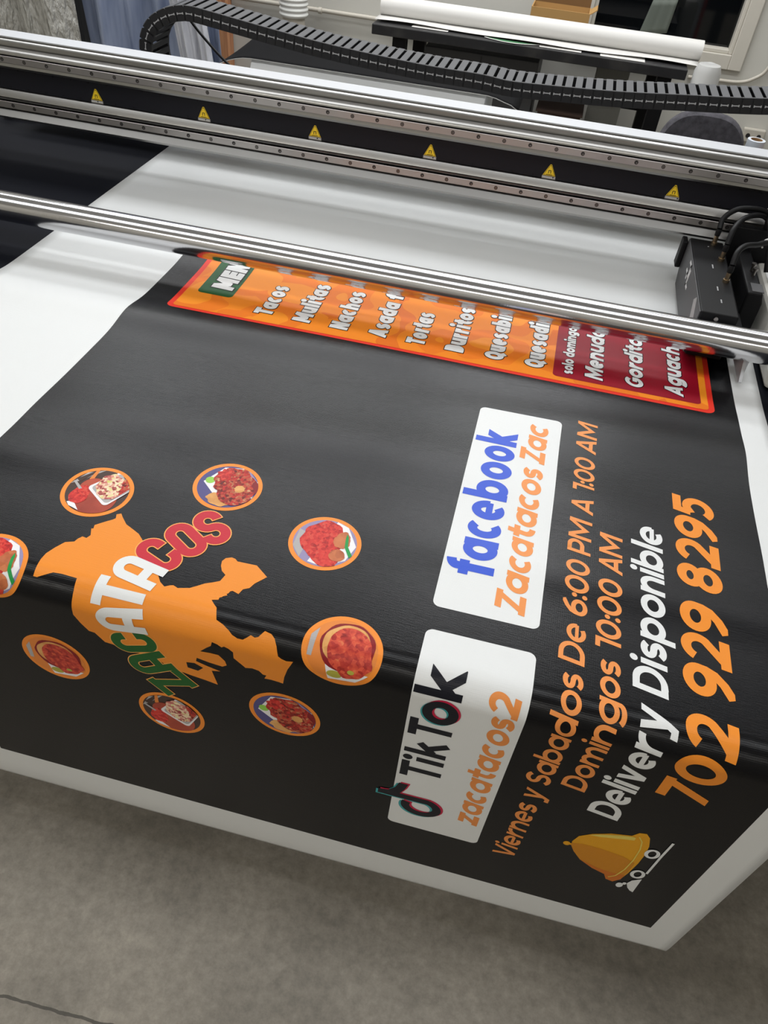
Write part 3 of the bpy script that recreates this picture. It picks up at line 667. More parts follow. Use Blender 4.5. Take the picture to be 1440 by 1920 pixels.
def glyph(ch, k, w, caps=False):
    h = w / 2; X = XH; S = []                              # S: (points, closed, clip)
    def add(p, closed=False, clip=None): S.append((p, closed, clip))
    def bowl(W, x=0.0): add(arc(x + W / 2, X / 2, W / 2 - h, X / 2 - h, 0, 360, 36)[:-1], True)
    if ch == ' ': return [], 0.30 * k
    if ch == ':':
        return [disc(h * 1.2, 0.14, h * 1.15, 16), disc(h * 1.2, 0.56, h * 1.15, 16)], 2.4 * h + 0.02
    if caps:                                               # condensed poster capitals with squared round corners
        W = 0.60 * k; r = W / 2 - h
        if ch == 'A': add([(h, 0)] + arc(W / 2, 1 - h - r, r, r, 180, 0) + [(W - h, 0)]); add([(h, 0.33), (W - h, 0.33)])
        elif ch == 'C': add([(W - h, 0.63)] + arc(W / 2, 1 - h - r, r, r, 0, 180) + arc(W / 2, h + r, r, r, 180, 360) + [(W - h, 0.37)])
        elif ch == 'O': add(arc(W / 2, 1 - h - r, r, r, 0, 180) + arc(W / 2, h + r, r, r, 180, 360), True)
        elif ch == 'T': add([(0, 1 - h), (W, 1 - h)]); add([(W / 2, 0), (W / 2, 1 - h)])
        elif ch == 'Z': add([(0, 1 - h), (W, 1 - h)]); add([(0, h), (W, h)]); add([(h * 1.1, h * 0.4), (W - h * 1.1, 1 - h * 0.4)], clip=(0, 1))
        elif ch == 'S':
            ry = (1 - w) / 4; add([(W - h, 0.68)] + arc(W / 2, 1 - h - ry, r, ry, 0, 270, 24) + arc(W / 2, h + ry, r, ry, 90, -180, 24)[1:] + [(h, 0.32)])
        return [q for p, c, cl in S for q in stroke(p, w, c, cl)], W + 0.05
    W = {'a': .70, 'b': .70, 'd': .70, 'p': .70, 'g': .70, 'o': .70, 'c': .60, 'e': .67, 'f': .44, 'h': .64, 'n': .64, 'u': .64, 'm': .98, 'r': .44, 'i': 0, 'l': 0, 't': .46, 's': .54, 'k': .66, 'v': .64, 'y': .64, 'z': .58,
         'T': .66, 'A': .78, 'V': .74, 'M': .92, 'N': .74, 'Z': .64, 'E': .56, 'U': .70, 'D': .74, 'P': .62, 'G': .78, 'B': .64, 'Q': .82, 'S': .60,
         '0': .68, '1': .38, '2': .58, '5': .58, '6': .62, '7': .58, '8': .62, '9': .62}[ch] * k
    if ch in 'il': W = w
    if ch in 'abdpgo':
        bowl(W)
        if ch == 'a': add([(W - h, 0), (W - h, X)])
        if ch == 'b': add([(h, 0), (h, ASC)])
        if ch == 'd': add([(W - h, 0), (W - h, ASC)])
        if ch == 'p': add([(h, -DSC), (h, X)])
        if ch == 'g': add([(W - h, X), (W - h, 0.0)] + arc(W / 2, 0.0, W / 2 - h, DSC - h, 0, -150)[1:])
    elif ch == 'c': add(arc(W * .56, X / 2, W * .56 - h, X / 2 - h, 52, 308, 28))
    elif ch == 'e':
        a = arc(W / 2, X / 2, W / 2 - h, X / 2 - h, -4, 306, 32); bar = stroke([(h, X * .47), (W - h * .6, X * .47)], w * .72)
        return bar + stroke(a, w), W + SB
    elif ch == 'f': x = .12 * k + h; r = W - x; add([(x, 0), (x, ASC - h - r * .7)] + arc(x + r, ASC - h - r * .7, r, r * .7, 180, 92, 10)[1:]); add([(0, X - h), (W, X - h)])
    elif ch in 'hn': r = W / 2 - h; ry = min(r * 1.15, .36); add([(h, 0), (h, ASC if ch == 'h' else X)]); add([(h, X - h - ry - .02)] + arc(W / 2, X - h - ry, r, ry, 180, 0) + [(W - h, 0)])
    elif ch == 'u': r = W / 2 - h; ry = min(r * 1.15, .36); add([(W - h, 0), (W - h, X)]); add([(h, X)] + arc(W / 2, h + ry, r, ry, 180, 360) + [(W - h, h + ry + .02)])
    elif ch == 'm':
        r = (W - w) / 4; ry = min(r * 1.5, .34); add([(h, 0), (h, X)])
        for x in (h, h + 2 * r): add([(x, X - h - ry - .02)] + arc(x + r, X - h - ry, r, ry, 180, 0) + [(x + 2 * r, 0)])
    elif ch == 'r': add([(h, 0), (h, X)]); r = W - w * .8; add(arc(h + r, X - h - r * 1.1, r, r * 1.1, 180, 82, 12))
    elif ch == 'i':
        add([(h, 0), (h, X)]); pl = [q for p, c, cl in S for q in stroke(p, w, c, cl)]; return pl + [disc(h, X + .10 + h * 1.05, h * 1.15, 18)], W + SB + .02
    elif ch == 'l': add([(h, 0), (h, ASC)])
    elif ch == 't': x = .12 * k + h; r = W - x; add([(x, .97), (x, h + r * .8)] + arc(x + r, h + r * .8, r, r * .8, 180, 272, 10)[1:]); add([(0, X - h), (W, X - h)])
    elif ch in 'sS8':
        T = X if ch == 's' else 1.0; ry = (T - w) / 4; r = W / 2 - h
        if ch == '8':
            a = 0.96 * T; r2 = r * .88; add(arc(W / 2, T - h - ry * .94, r2, ry * .94, 0, 360, 30)[:-1], True); add(arc(W / 2, h + ry * 1.06, r, ry * 1.06, 0, 360, 30)[:-1], True)
        else: add(arc(W / 2, T - h - ry, r, ry, 28, 270, 22) + arc(W / 2, h + ry, r, ry, 90, -152, 22)[1:])
    elif ch == 'k': add([(h, 0), (h, ASC)]); add([(w * .6, X * .30), (W - h * 1.25, X + .06)], clip=(0, X)); add([(w * .6 + (W - w * 1.2) * .28, X * .52), (W - h * 1.1, -.05)], clip=(0, X))
    elif ch == 'v': add([(h * 1.1, X + .05), (W / 2, -.02), (W - h * 1.1, X + .05)], clip=(0, X))
    elif ch == 'y': add([(h * 1.1, X + .05), (W / 2, 0.02)], clip=(0, X)); add([(W - h * 1.1, X + .05), (W * .5, 0.02), (W * .38, -DSC + h * .9), (W * .08, -DSC + h)], clip=(-DSC, X))
    elif ch in 'zZ': T = X if ch == 'z' else 1.0; add([(0, T - h), (W, T - h)]); add([(0, h), (W, h)]); add([(h * 1.3, h * .5), (W - h * 1.3, T - h * .5)], clip=(0, T))
    elif ch == 'T': add([(0, 1 - h), (W, 1 - h)]); add([(W / 2, 0), (W / 2, 1 - h)])
    elif ch == 'A': add([(h * .9, -.05), (W / 2, 1.02 - h * .2), (W - h * .9, -.05)], clip=(0, 1)); add([(W * .24, .27), (W * .76, .27)])
    elif ch == 'V': add([(h * .9, 1.05), (W / 2, h * .2 - .02), (W - h * .9, 1.05)], clip=(0, 1))
    elif ch == 'M': add([(h, 0), (h, 1)]); add([(W - h, 0), (W - h, 1)]); add([(h * 1.0, 1.04), (W / 2, .26), (W - h * 1.0, 1.04)], clip=(0, 1))
    elif ch == 'N': add([(h, 0), (h, 1)]); add([(W - h, 0), (W - h, 1)]); add([(h, 1.05), (W - h, -.05)], clip=(0, 1))
    elif ch == 'E': add([(h, 0), (h, 1)]); [add([(h, y), (W, y)]) for y in (h, .5, 1 - h)]
    elif ch == 'U': r = W / 2 - h; add([(h, 1)] + arc(W / 2, h + r, r, r, 180, 360) + [(W - h, 1)])
    elif ch == 'D': add([(h, h), (W * .42, h)] + arc(W * .42, .5, W * .58 - h, .5 - h, -90, 90) + [(h, 1 - h)], True)
    elif ch == 'P': add([(h, 0), (h, 1)]); add([(h, .37), (W * .55, .37)] + arc(W * .55, .685 - h / 2, W * .45 - h, .315 - h / 2, -90, 90) + [(h, 1 - h)])
    elif ch == 'B':
        add([(h, 0), (h, 1)])
        for lo, hi, ww in ((h, .52, 1.0), (.52, 1 - h, .94)): add([(h, lo), (W * .5, lo)] + arc(W * .5, (lo + hi) / 2, W * ww - W * .5 - h, (hi - lo) / 2, -90, 90) + [(h, hi)])
    elif ch == 'G': add(arc(W * .53, .5, W * .53 - h, .5 - h, 48, 330, 30) + [(W - h, .46), (W * .55, .46)])
    elif ch == 'Q': add(arc(W / 2, .5, W / 2 - h, .5 - h, 0, 360, 40)[:-1], True); add([(W * .52, .30), (W * .92, -.06)])
    elif ch == '0': add(arc(W / 2, .5, W / 2 - h, .5 - h, 0, 360, 40)[:-1], True)
    elif ch == '1': add([(W - h, 0), (W - h, 1 - h), (0, 1 - h)])
    elif ch == '2': r = W / 2 - h; add(arc(W / 2, 1 - h - r, r, r, 160, -35, 20) + [(h * 1.5, h)]); add([(0, h), (W, h)])
    elif ch == '5': add([(W * .92, 1 - h), (h * 1.3, 1 - h), (h * 1.1, .58)]); ry = .32 - h * .4; add([(h * 1.1, .56)] + arc(W * .45, h + ry, W * .55 - h, ry, 95, -140, 24))
    elif ch in '69':
        ry = .33 - h; b = arc(W / 2, .33, W / 2 - h, ry, 0, 360, 32)[:-1]; tail = [(h, .33), (h + .005, .48), (h + .06, .64), (W * .38 + .04, .81), (W * .80, 1.0 - h * .3)]
        if ch == '9': b = [(W - x, 1 - y) for x, y in b]; tail = [(W - x, 1 - y) for x, y in tail]
        add(b, True); add(tail, clip=(0, 1))
    elif ch == '7': add([(0, 1 - h), (W, 1 - h)]); add([(W - h * 1.1, 1 - h * .6), (W * .30, -.05)], clip=(0, 1))
    return [q for p, c, cl in S for q in stroke(p, w, c, cl)], W + SB - (.04 if ch == 'T' else 0)


def layout(text, k, w, space=1.0, caps=False, grow=0.0):
    x = 0; out = []
    for ch in text:
        p, adv = glyph(ch, k, w, caps)
        if grow and p:
            # outline: same centre lines, broader stroke
            g = []
            for q in p:
                cx = sum(a[0] for a in q) / len(q); cy = sum(a[1] for a in q) / len(q); g.append(grow_poly(q, grow))
            p = g
        if p: out.append([[(a + x, b) for a, b in q] for q in p])
        x += adv * (space if ch != ' ' else 1)
    return out, x
def grow_poly(q, d):
    ar = sum(q[i - 1][0] * q[i][1] - q[i][0] * q[i - 1][1] for i in range(len(q)))
    if ar < 0: q = q[::-1]
    q = [p for i, p in enumerate(q) if math.hypot(p[0] - q[i - 1][0], p[1] - q[i - 1][1]) > 1e-6]
    n = len(q); out = []
    if n < 3: return q
    for i in range(n):
        a, b, c = q[i - 1], q[i], q[(i + 1) % n]
        e1 = (b[0] - a[0], b[1] - a[1]); e2 = (c[0] - b[0], c[1] - b[1]); l1 = math.hypot(*e1); l2 = math.hypot(*e2)
        n1 = (e1[1] / l1, -e1[0] / l1); n2 = (e2[1] / l2, -e2[0] / l2); s = (n1[0] + n2[0], n1[1] + n2[1]); dd = 1 + n1[0] * n2[0] + n1[1] * n2[1]
        if dd < 0.45: out += [(b[0] + n1[0] * d, b[1] + n1[1] * d), (b[0] + n2[0] * d, b[1] + n2[1] * d)]
        else: out.append((b[0] + s[0] / dd * d, b[1] + s[1] / dd * d))
    return out


def line_of(text, v0, v1, base, cap, w, shear=0.0, k=None, space=1.0):
    """polygons of a printed line reading away from the table front; glyph widths fitted to v0..v1"""
    target = (v1 - v0) / cap
    if k is None:
        lo, hi = 0.3, 2.2
        for _ in range(30):
            k = (lo + hi) / 2
            if layout(text, k, w, space)[1] - SB * space > target: hi = k
            else: lo = k
    return k


def print_line(text, v0, v1, base, cap, w, m, shear=0.0, k=None, space=1.0, lift=0.0004, name='lettering', parent=None, outline=None, grow=0.06, label=None, scale_to=None):
    k = line_of(scale_to or text, v0, v1, base, cap, w, shear, k, space)
    def place(gs): return [[[(base - y * cap, v0 + (x0_ + x + y * shear) * cap) for x, y in q] for q in polys] for polys in gs]
    x0_ = 0.0; o = None
    for word in text.split(' '):
        polys, adv = layout(word, k, w, space)
        if outline: conform(place(layout(word, k, w, space, False, grow)[0]), lift, 'letter_outline', outline, parent)
        o = conform(place(polys), lift + (0.0003 if outline else 0), name, m, parent)
        if label: o['label'] = label
        x0_ += adv + 0.30 * k
    return o


# --- menu panel
pan = conform([rrect(-0.740, 0.4265, 1.3405, 1.655, 0.018)], 0.0003, 'menu_panel', RED); pan['label'] = 'orange menu panel with a red rim along the roller'
conform([rrect(-0.728, 0.4150, 1.3510, 1.652, 0.010)], 0.0006, 'panel_field', MENU_ORANGE, pan)
conform([rrect(0.0995, 0.4010, 1.367, 1.650, 0.010)], 0.0009, 'specials_field', DARK_RED, pan)
conform([rrect(-0.704, -0.622, 1.427, 1.652, 0.010)], 0.0009, 'heading_field', GREEN, pan)
ML = 0.0012
print_line('MENU', 1.456, 1.624, -0.632, 0.051, 0.30, WHITE_INK, shear=0.05, lift=ML, name='menu_heading', parent=pan, outline=BLACK, grow=0.05)
for t, b, e in (('Tacos', -0.515, 1.519), ('Mulitas', -0.428, 1.560), ('Nachos', -0.344, 1.558), ('Asada fries', -0.259, 1.668), ('Tortas', -0.175, 1.524), ('Burritos', -0.091, 1.580), ('Quesabirria', -0.006, 1.655), ('Quesadillas', 0.079, 1.655)):
    print_line(t, 1.384, e, b, 0.0405, 0.285, WHITE_INK, lift=ML, name='menu_item', parent=pan, outline=BLACK, grow=0.042, shear=0.03)
print_line('solo domingos', 1.385, 1.598, 0.1405, 0.0235, 0.25, WHITE_INK, lift=ML, name='menu_item', parent=pan, outline=BLACK, grow=0.05)
for t, b, e in (('Menudo', 0.2025, 1.592), ('Gorditas', 0.2855, 1.612), ('Aguachile', 0.3665, 1.634)):
    print_line(t, 1.382, e, b, 0.0375, 0.25, WHITE_INK, lift=ML, name='menu_item', parent=pan, outline=BLACK, grow=0.042, shear=0.20)

# --- two white boxes
fb = conform([rrect(-0.0270, 0.1295, 0.7025, 1.2075, 0.011)], 0.0003, 'address_box', WHITE_INK); fb['label'] = 'white box with blue and orange lettering'
print_line('facebook', 0.775, 1.147, 0.0525, 0.0715, 0.215, BLUE, lift=0.0006, name='blue_lettering', parent=fb)
print_line('Zacatacos Zac', 0.720, 1.181, 0.1065, 0.0455, 0.215, PALE_ORANGE, shear=0.2, lift=0.0006, name='orange_lettering', parent=fb)
tk = conform([rrect(-0.0265, 0.1300, 0.1560, 0.6600, 0.011)], 0.0003, 'address_box', WHITE_INK); tk['label'] = 'white box with black lettering and a note symbol'
BW = 0.0125
def bl(*st): conform([q for p in st for q in stroke(p, BW)], 0.0006, 'black_lettering', NAVY, tk)
bl([(-0.0155, 0.329), (-0.0155, 0.3755)], [(-0.0155, 0.353), (0.0418, 0.353)])
bl([(-0.0005, 0.3862), (0.0416, 0.3862)])
conform([disc(-0.0140, 0.3868, 0.0075, 24, 0.0075)], 0.0006, 'black_lettering', NAVY, tk)
bl([(-0.0216, 0.4085), (0.0414, 0.4085)], [(0.0215, 0.412), (-0.0005, 0.4345)], [(0.0120, 0.4215), (0.0412, 0.4415)])
bl([(-0.0155, 0.4545), (-0.0155, 0.499)], [(-0.0155, 0.4765), (0.0412, 0.4765)])
for du, dv, mm, lf in ((-0.0022, -0.003, TEAL, 0.0009), (0.0026, 0.0032, CRIMSON, 0.0011), (0, 0, NAVY, 0.0013)):
    conform(stroke([(0.0180 + du + 0.0185 * math.cos(a), 0.525 + dv + 0.0215 * math.sin(a)) for a in [2 * PI * i / 40 for i in range(40)]], 0.0142, True), lf, 'black_lettering', mm, tk)
print_line('k', 0.559, 0.607, 0.0420, 0.0635, 0.20, NAVY, lift=0.0006, name='black_lettering', parent=tk)
print_line('zacatacos2', 0.2195, 0.583, 0.1195, 0.0430, 0.215, PALE_ORANGE, shear=0.2, lift=0.0006, name='orange_lettering', parent=tk)
def note(du, dv):
    c = [(0.024 + du + 0.0245 * math.cos(a), 0.2335 + dv + 0.0225 * math.sin(a)) for a in [math.radians(195 - 285 * i / 28) for i in range(29)]]
    c = [(0.0235 + du + 0.0265 * math.cos(a), 0.236 + dv + 0.0235 * math.sin(a)) for a in [math.radians(160 + 270 * i / 28) for i in range(29)]]
    s1 = stroke(c, 0.0145)
    s2 = stroke([(c[-1][0] + 0.002, c[-1][1]), (-0.020 + du, 0.2575 + dv), (-0.0505 + du, 0.2575 + dv)], 0.0150)
    fl = [[(-0.047 + du, 0.264 + dv), (-0.034 + du, 0.268 + dv), (-0.024 + du, 0.282 + dv), (-0.019 + du, 0.300 + dv), (-0.004 + du, 0.300 + dv), (-0.008 + du, 0.282 + dv), (-0.016 + du, 0.262 + dv)]]
    return s1 + s2 + fl
no = conform(note(-0.0035, -0.0035), 0.0006, 'note_symbol', TEAL, tk); conform(note(0.0032, 0.0035), 0.0008, 'note_symbol', CRIMSON, tk); conform(note(0, 0), 0.0010, 'note_symbol', NAVY, tk)

# --- opening hours, delivery and telephone lines
print_line('Viernes y Sabados De 6:00 PM A 1:00 AM', 0.138, 1.216, 0.1962, 0.0370, 0.185, PALE_ORANGE, shear=0.18, name='hours_line', label='orange opening hours line for Friday and Saturday')
print_line('Domingos 10:00 AM', 0.414, 0.925, 0.2460, 0.0365, 0.19, PALE_ORANGE, shear=0.2, name='hours_line', label='orange opening hours line for Sunday')
print_line('Delivery Disponible', 0.357, 0.963, 0.3100, 0.0480, 0.20, WHITE_INK, shear=0.2, name='delivery_line', label='white delivery line')
print_line('702 929 8295', 0.452, 1.064, 0.4000, 0.0690, 0.21, ORANGE, shear=0.17, name='telephone_line', label='large orange telephone number')

# --- map emblem
MAP = [(-0.591, 0.589), (-0.592, 0.599), (-0.594, 0.618), (-0.593, 0.63), (-0.587, 0.644), (-0.579, 0.658), (-0.567, 0.663), (-0.565, 0.67), (-0.561, 0.676), (-0.554, 0.675), (-0.551, 0.682), (-0.557, 0.695), (-0.554, 0.696), (-0.556, 0.703), (-0.546, 0.713), (-0.536, 0.722), (-0.533, 0.726), (-0.536, 0.734), (-0.53, 0.738), (-0.524, 0.731), (-0.512, 0.719), (-0.495, 0.711), (-0.485, 0.706), (-0.476, 0.698), (-0.451, 0.672), (-0.427, 0.646), (-0.413, 0.628), (-0.404, 0.622), (-0.398, 0.626), (-0.393, 0.628), (-0.385, 0.625), (-0.369, 0.63), (-0.359, 0.638), (-0.352, 0.644), (-0.341, 0.65), (-0.333, 0.655), (-0.33, 0.668), (-0.338, 0.674), (-0.343, 0.683), (-0.345, 0.692), (-0.342, 0.699), (-0.334, 0.703), (-0.328, 0.702), (-0.323, 0.698), (-0.293, 0.699), (-0.271, 0.682), (-0.284, 0.665), (-0.288, 0.655), (-0.296, 0.65), (-0.299, 0.64), (-0.309, 0.643), (-0.312, 0.641), (-0.313, 0.637), (-0.315, 0.635), (-0.313, 0.633), (-0.318, 0.63), (-0.319, 0.628), (-0.322, 0.626), (-0.322, 0.622), (-0.331, 0.619), (-0.326, 0.614), (-0.319, 0.608), (-0.313, 0.591), (-0.302, 0.587), (-0.292, 0.581), (-0.286, 0.576), (-0.278, 0.573), (-0.27, 0.573), (-0.264, 0.578), (-0.26, 0.582), (-0.254, 0.58), (-0.249, 0.582), (-0.245, 0.588), (-0.242, 0.592), (-0.232, 0.59), (-0.226, 0.585), (-0.221, 0.575), (-0.217, 0.561), (-0.212, 0.558), (-0.205, 0.556), (-0.195, 0.558), (-0.203, 0.537), (-0.208, 0.516), (-0.21, 0.499), (-0.216, 0.5), (-0.228, 0.501), (-0.238, 0.5), (-0.235, 0.509), (-0.24, 0.509), (-0.246, 0.516), (-0.256, 0.518), (-0.266, 0.515), (-0.273, 0.522), (-0.283, 0.532), (-0.283, 0.546), (-0.29, 0.552), (-0.296, 0.554), (-0.3, 0.551), (-0.306, 0.555), (-0.314, 0.557), (-0.316, 0.548), (-0.324, 0.54), (-0.334, 0.528), (-0.319, 0.53), (-0.306, 0.53), (-0.297, 0.519), (-0.295, 0.509), (-0.302, 0.503), (-0.322, 0.505), (-0.341, 0.509), (-0.343, 0.500), (-0.325, 0.494), (-0.306, 0.489), (-0.32, 0.485), (-0.313, 0.451), (-0.332, 0.455), (-0.353, 0.458), (-0.368, 0.461), (-0.381, 0.462), (-0.409, 0.479), (-0.437, 0.483), (-0.461, 0.481), (-0.475, 0.488), (-0.488, 0.489), (-0.501, 0.507), (-0.51, 0.508), (-0.52, 0.523), (-0.528, 0.54), (-0.526, 0.573), (-0.526, 0.583), (-0.528, 0.601), (-0.552, 0.602), (-0.565, 0.601), (-0.585, 0.589)]
emb = conform([MAP], 0.0003, 'map_emblem', ORANGE); emb['label'] = 'orange map silhouette crossed by an arc of letters'
conform([[(-0.359, 0.491), (-0.346, 0.494), (-0.333, 0.487), (-0.342, 0.476), (-0.358, 0.478)]], 0.0006, 'map_cutout', BLACK, emb)
LCOL = [LETTER_GREEN, LETTER_GREEN, LETTER_GREEN, WHITE_INK, WHITE_INK, WHITE_INK, LETTER_RED, LETTER_RED, LETTER_RED]
ctr = [(-0.389, 0.424), (-0.420, 0.463), (-0.439, 0.508), (-0.453, 0.552), (-0.460, 0.594), (-0.452, 0.637), (-0.438, 0.676), (-0.413, 0.716), (-0.386, 0.752)]
CAP = 0.076
for i, ch in enumerate('ZACATACOS'):
    cu, cv = ctr[i]; an = math.radians(-44 + 11.0 * i)      # fans out around a point to the right of the arc
    rd = Vector((math.sin(an), math.cos(an))); up = Vector((-math.cos(an), math.sin(an)))     # reading and letter-up directions
    pl, adv = glyph(ch, 0.98, 0.20, True); wd = adv - 0.05
    def plc(ps): return [[tuple(Vector((cu, cv)) + rd * ((x - wd / 2) * CAP) + up * ((y - 0.5) * CAP)) for x, y in q] for q in ps]
    if i in (0, 1, 2, 6, 7, 8): conform(plc([grow_poly(q, 0.022) for q in pl]), 0.0005 + 0.00003 * i, 'letter_outline', EDGE_ORANGE, emb)
    conform(plc(pl), (0.0010 if 3 <= i <= 5 else 0.0008) + 0.00001 * i, 'emblem_letter', LCOL[i], emb)

# --- round food pictures
F_CHUNK = food('diced topping', [(150, 60, 60), (206, 120, 110), (236, 196, 168), (240, 222, 190), (214, 206, 110)], 230, 0.3, 0.45)
F_MEAT = food('red chopped meat', [(96, 26, 20), (150, 40, 32), (196, 46, 40), (176, 96, 64), (214, 160, 120)], 230, 0.9, 0.55)
F_SALSA = food('red salsa', [(150, 28, 26), (196, 44, 40), (216, 62, 52), (206, 96, 74)], 210, 1.7, 0.6)
F_STEW = food('stewed red beef', [(126, 30, 26), (178, 52, 44), (214, 84, 60), (222, 132, 82)], 170, 2.3, 0.75)
F_PLATE = food('brown red plate', [(128, 44, 34), (168, 70, 52), (196, 92, 64)], 26, 3.1, 0.9)
F_TORT = food('toasted tortilla', [(190, 120, 60), (222, 164, 96), (236, 190, 130)], 50, 4.1, 0.8)
F_MEATBALL = food('browned chicken', [(150, 72, 44), (196, 112, 70), (216, 140, 92)], 60, 5.1, 0.8)
TRAY = ink('white foam tray', (236, 234, 236)); LILAC = ink('lilac cloth print', (150, 140, 178)); INDIGO = ink('indigo cloth print', (84, 80, 132)); LIME = ink('lime print', (150, 206, 84)); STRAW = ink('green straw print', (30, 150, 70)); TABLE = ink('brown table print', (70, 52, 46)); GREYT = ink('grey table print', (176, 172, 172)); PEACH = ink('peach plate print', (226, 134, 60)); SHADE = ink('deep red rim print', (134, 24, 30)); PICKLE = ink('olive lime print', (176, 170, 70))
RP = 0.0495


def clip_disc(poly, cu, cv, r):
    """keep the part of a convex outline that lies inside a round picture"""
    p = poly
    for i in range(40):
        a = 2 * PI * i / 40; nx, ny = math.cos(a), math.sin(a); out = []
        for j in range(len(p)):
            q, s = p[j - 1], p[j]; dq = r - (q[0] - cu) * nx - (q[1] - cv) * ny; ds = r - (s[0] - cu) * nx - (s[1] - cv) * ny
            if (dq >= 0) != (ds >= 0):
                t = dq / (dq - ds); out.append((q[0] + (s[0] - q[0]) * t, q[1] + (s[1] - q[1]) * t))
            if ds >= 0: out.append(s)
        p = out
        if len(p) < 3: return []
    return p
def blob(x, y, r, seed, jag=0.12, n=36, ry=None):
    rn = random.Random(seed); k = [rn.uniform(-1, 1) for _ in range(6)]
    return [(x + math.cos(t) * r * (1 + jag * (k[0] * math.sin(3 * t + k[1] * 3) + k[2] * math.sin(7 * t + k[3] * 3) + .6 * k[4] * math.sin(11 * t))), y + math.sin(t) * (ry or r) * (1 + jag * (k[0] * math.sin(3 * t + k[1] * 3) + k[2] * math.sin(7 * t + k[3] * 3)))) for t in [2 * PI * i / n for i in range(n)]]
def rot_rect(x, y, a, b, ang, r=0.12):
    q = rrect(-a, a, -b, b, r); c, s = math.cos(ang), math.sin(ang); return [(x + p * c - t * s, y + p * s + t * c) for p, t in q]


KIND = {
    'tostada': [(TABLE, disc(0, 0, 1)), (GREYT, [(-1, 1), (-1, .1), (-.75, .3), (-.2, 1)]), (TABLE, [(-.9, .35), (-.75, .25), (-.35, .9), (-.5, .95)]), (PEACH, [(-.52, .95), (-.38, .95), (-.38, .45), (-.52, .45)]),
                (F_PLATE, disc(.10, -.35, .68, 36)), (F_PLATE, disc(-.2, .1, .45, 30)), (TRAY, [(-.16, -.95), (-.62, -.95), (-.68, -.7), (-.5, -.6)]), (F_SALSA, blob(-.46, -.30, .30, 3, .1, ry=.42)), (GREYT, [(-.95, .22), (-.88, .26), (-.52, -.02), (-.6, -.08)]),
                (TRAY, rot_rect(.42, .26, .56, .62, -.62, .14)), (GREYT, rot_rect(.43, .27, .48, .54, -.62, .12)), (F_MEAT, rot_rect(.62, .30, .30, .48, -.62, .1)), (F_CHUNK, blob(.24, .36, .40, 5, .10, ry=.52)), (F_CHUNK, blob(.40, .02, .30, 6, .14))],
    'tacos': [(INDIGO, disc(0, 0, 1)), (TRAY, [(-.85, .0), (-.42, .85), (.2, 1.0), (.9, .5), (.95, -.3), (-.3, -.5)]), (LIME, disc(-.66, .12, .16, 20)), (LILAC, [(.2, .95), (.5, .9), (.85, .5), (.6, .55)]), (F_TORT, blob(-.02, -.66, .45, 8, .08, ry=.30)), (SHADE, disc(.45, .1, .55, 30)),
              (F_MEAT, blob(.10, .28, .66, 9, .08)), (F_MEAT, blob(.34, -.22, .60, 10, .08)), (F_SALSA, blob(-.28, .50, .26, 11, .2)), (F_TORT, blob(.42, -.02, .17, 12, .15))],
    'salsa': [(LILAC, disc(0, 0, 1)), (GREYT, [(-1, .4), (-.5, .2), (-.6, -.8), (-1, -.4)]), (TRAY, [(.15, 1.0), (.55, .85), (.98, .1), (.8, -.55), (.2, -1), (-.3, -.9)]), (F_SALSA, blob(-.10, .10, .66, 13, .10, ry=.84)), (F_SALSA, blob(.18, -.56, .44, 14, .1)), (F_MEATBALL, blob(.50, .24, .26, 15, .08, ry=.36)), (F_MEATBALL, blob(.50, -.42, .25, 16, .12)),
              (STRAW, [(.58, .55), (.66, .42), (.74, .02), (.95, -.30), (.88, -.42), (.64, -.02), (.58, .36)])],
    'stew': [(PEACH, disc(0, 0, 1)), (GREYT, [(-1, .3), (-.78, .55), (-.82, -.3), (-.95, -.3)]), (TRAY, [(-.40, -.40), (-.28, -1.0), (.6, -1.0), (.9, -.55), (.4, -.5)]), (PICKLE, disc(-.10, -.72, .22, 24, .14)), (SHADE, blob(.12, .16, .78, 17, .02, ry=.76)), (F_TORT, blob(.10, .20, .68, 18, .04, ry=.64)), (F_STEW, blob(.18, .10, .62, 19, .08, ry=.66)), (F_STEW, blob(.36, -.22, .52, 20, .08)), (PICKLE, disc(.36, -.52, .10, 16, .07))],
}
def picture(cu, cv, kind, label):
    p = conform([disc(cu, cv, 0.0565, 64)], 0.0003, 'food_picture', RING); p['label'] = label
    q = None
    for i, (mm, poly) in enumerate(KIND[kind]):
        pp = [(cu + x * RP, cv + y * RP) for x, y in poly]
        # picture shapes are star-like outlines: cut them at the round rim by pulling the points in
        r2 = []
        for x, y in pp:
            d = math.hypot(x - cu, y - cv); s = min(1.0, RP / d) if d > 0 else 1; r2.append((cu + (x - cu) * s, cv + (y - cv) * s))
        conform([r2], 0.0005 + 0.00012 * i, 'picture_detail', mm, p)
picture(-0.588, 0.771, 'tostada', 'round print of a tostada on a foam tray, farther one')
picture(-0.398, 0.847, 'tacos', 'round print of red meat tacos, farther one')
picture(-0.210, 0.774, 'salsa', 'round print of red salsa dish with a green straw')
picture(-0.663, 0.590, 'salsa', 'round print of red salsa dish bent over the left fold')
picture(-0.131, 0.590, 'stew', 'round print of stewed beef bent over the fold')
picture(-0.587, 0.409, 'stew', 'round print of stewed beef on the hanging front')
picture(-0.402, 0.329, 'tostada', 'round print of a tostada on the hanging front')
picture(-0.209, 0.414, 'tacos', 'round print of red meat tacos on the hanging front')

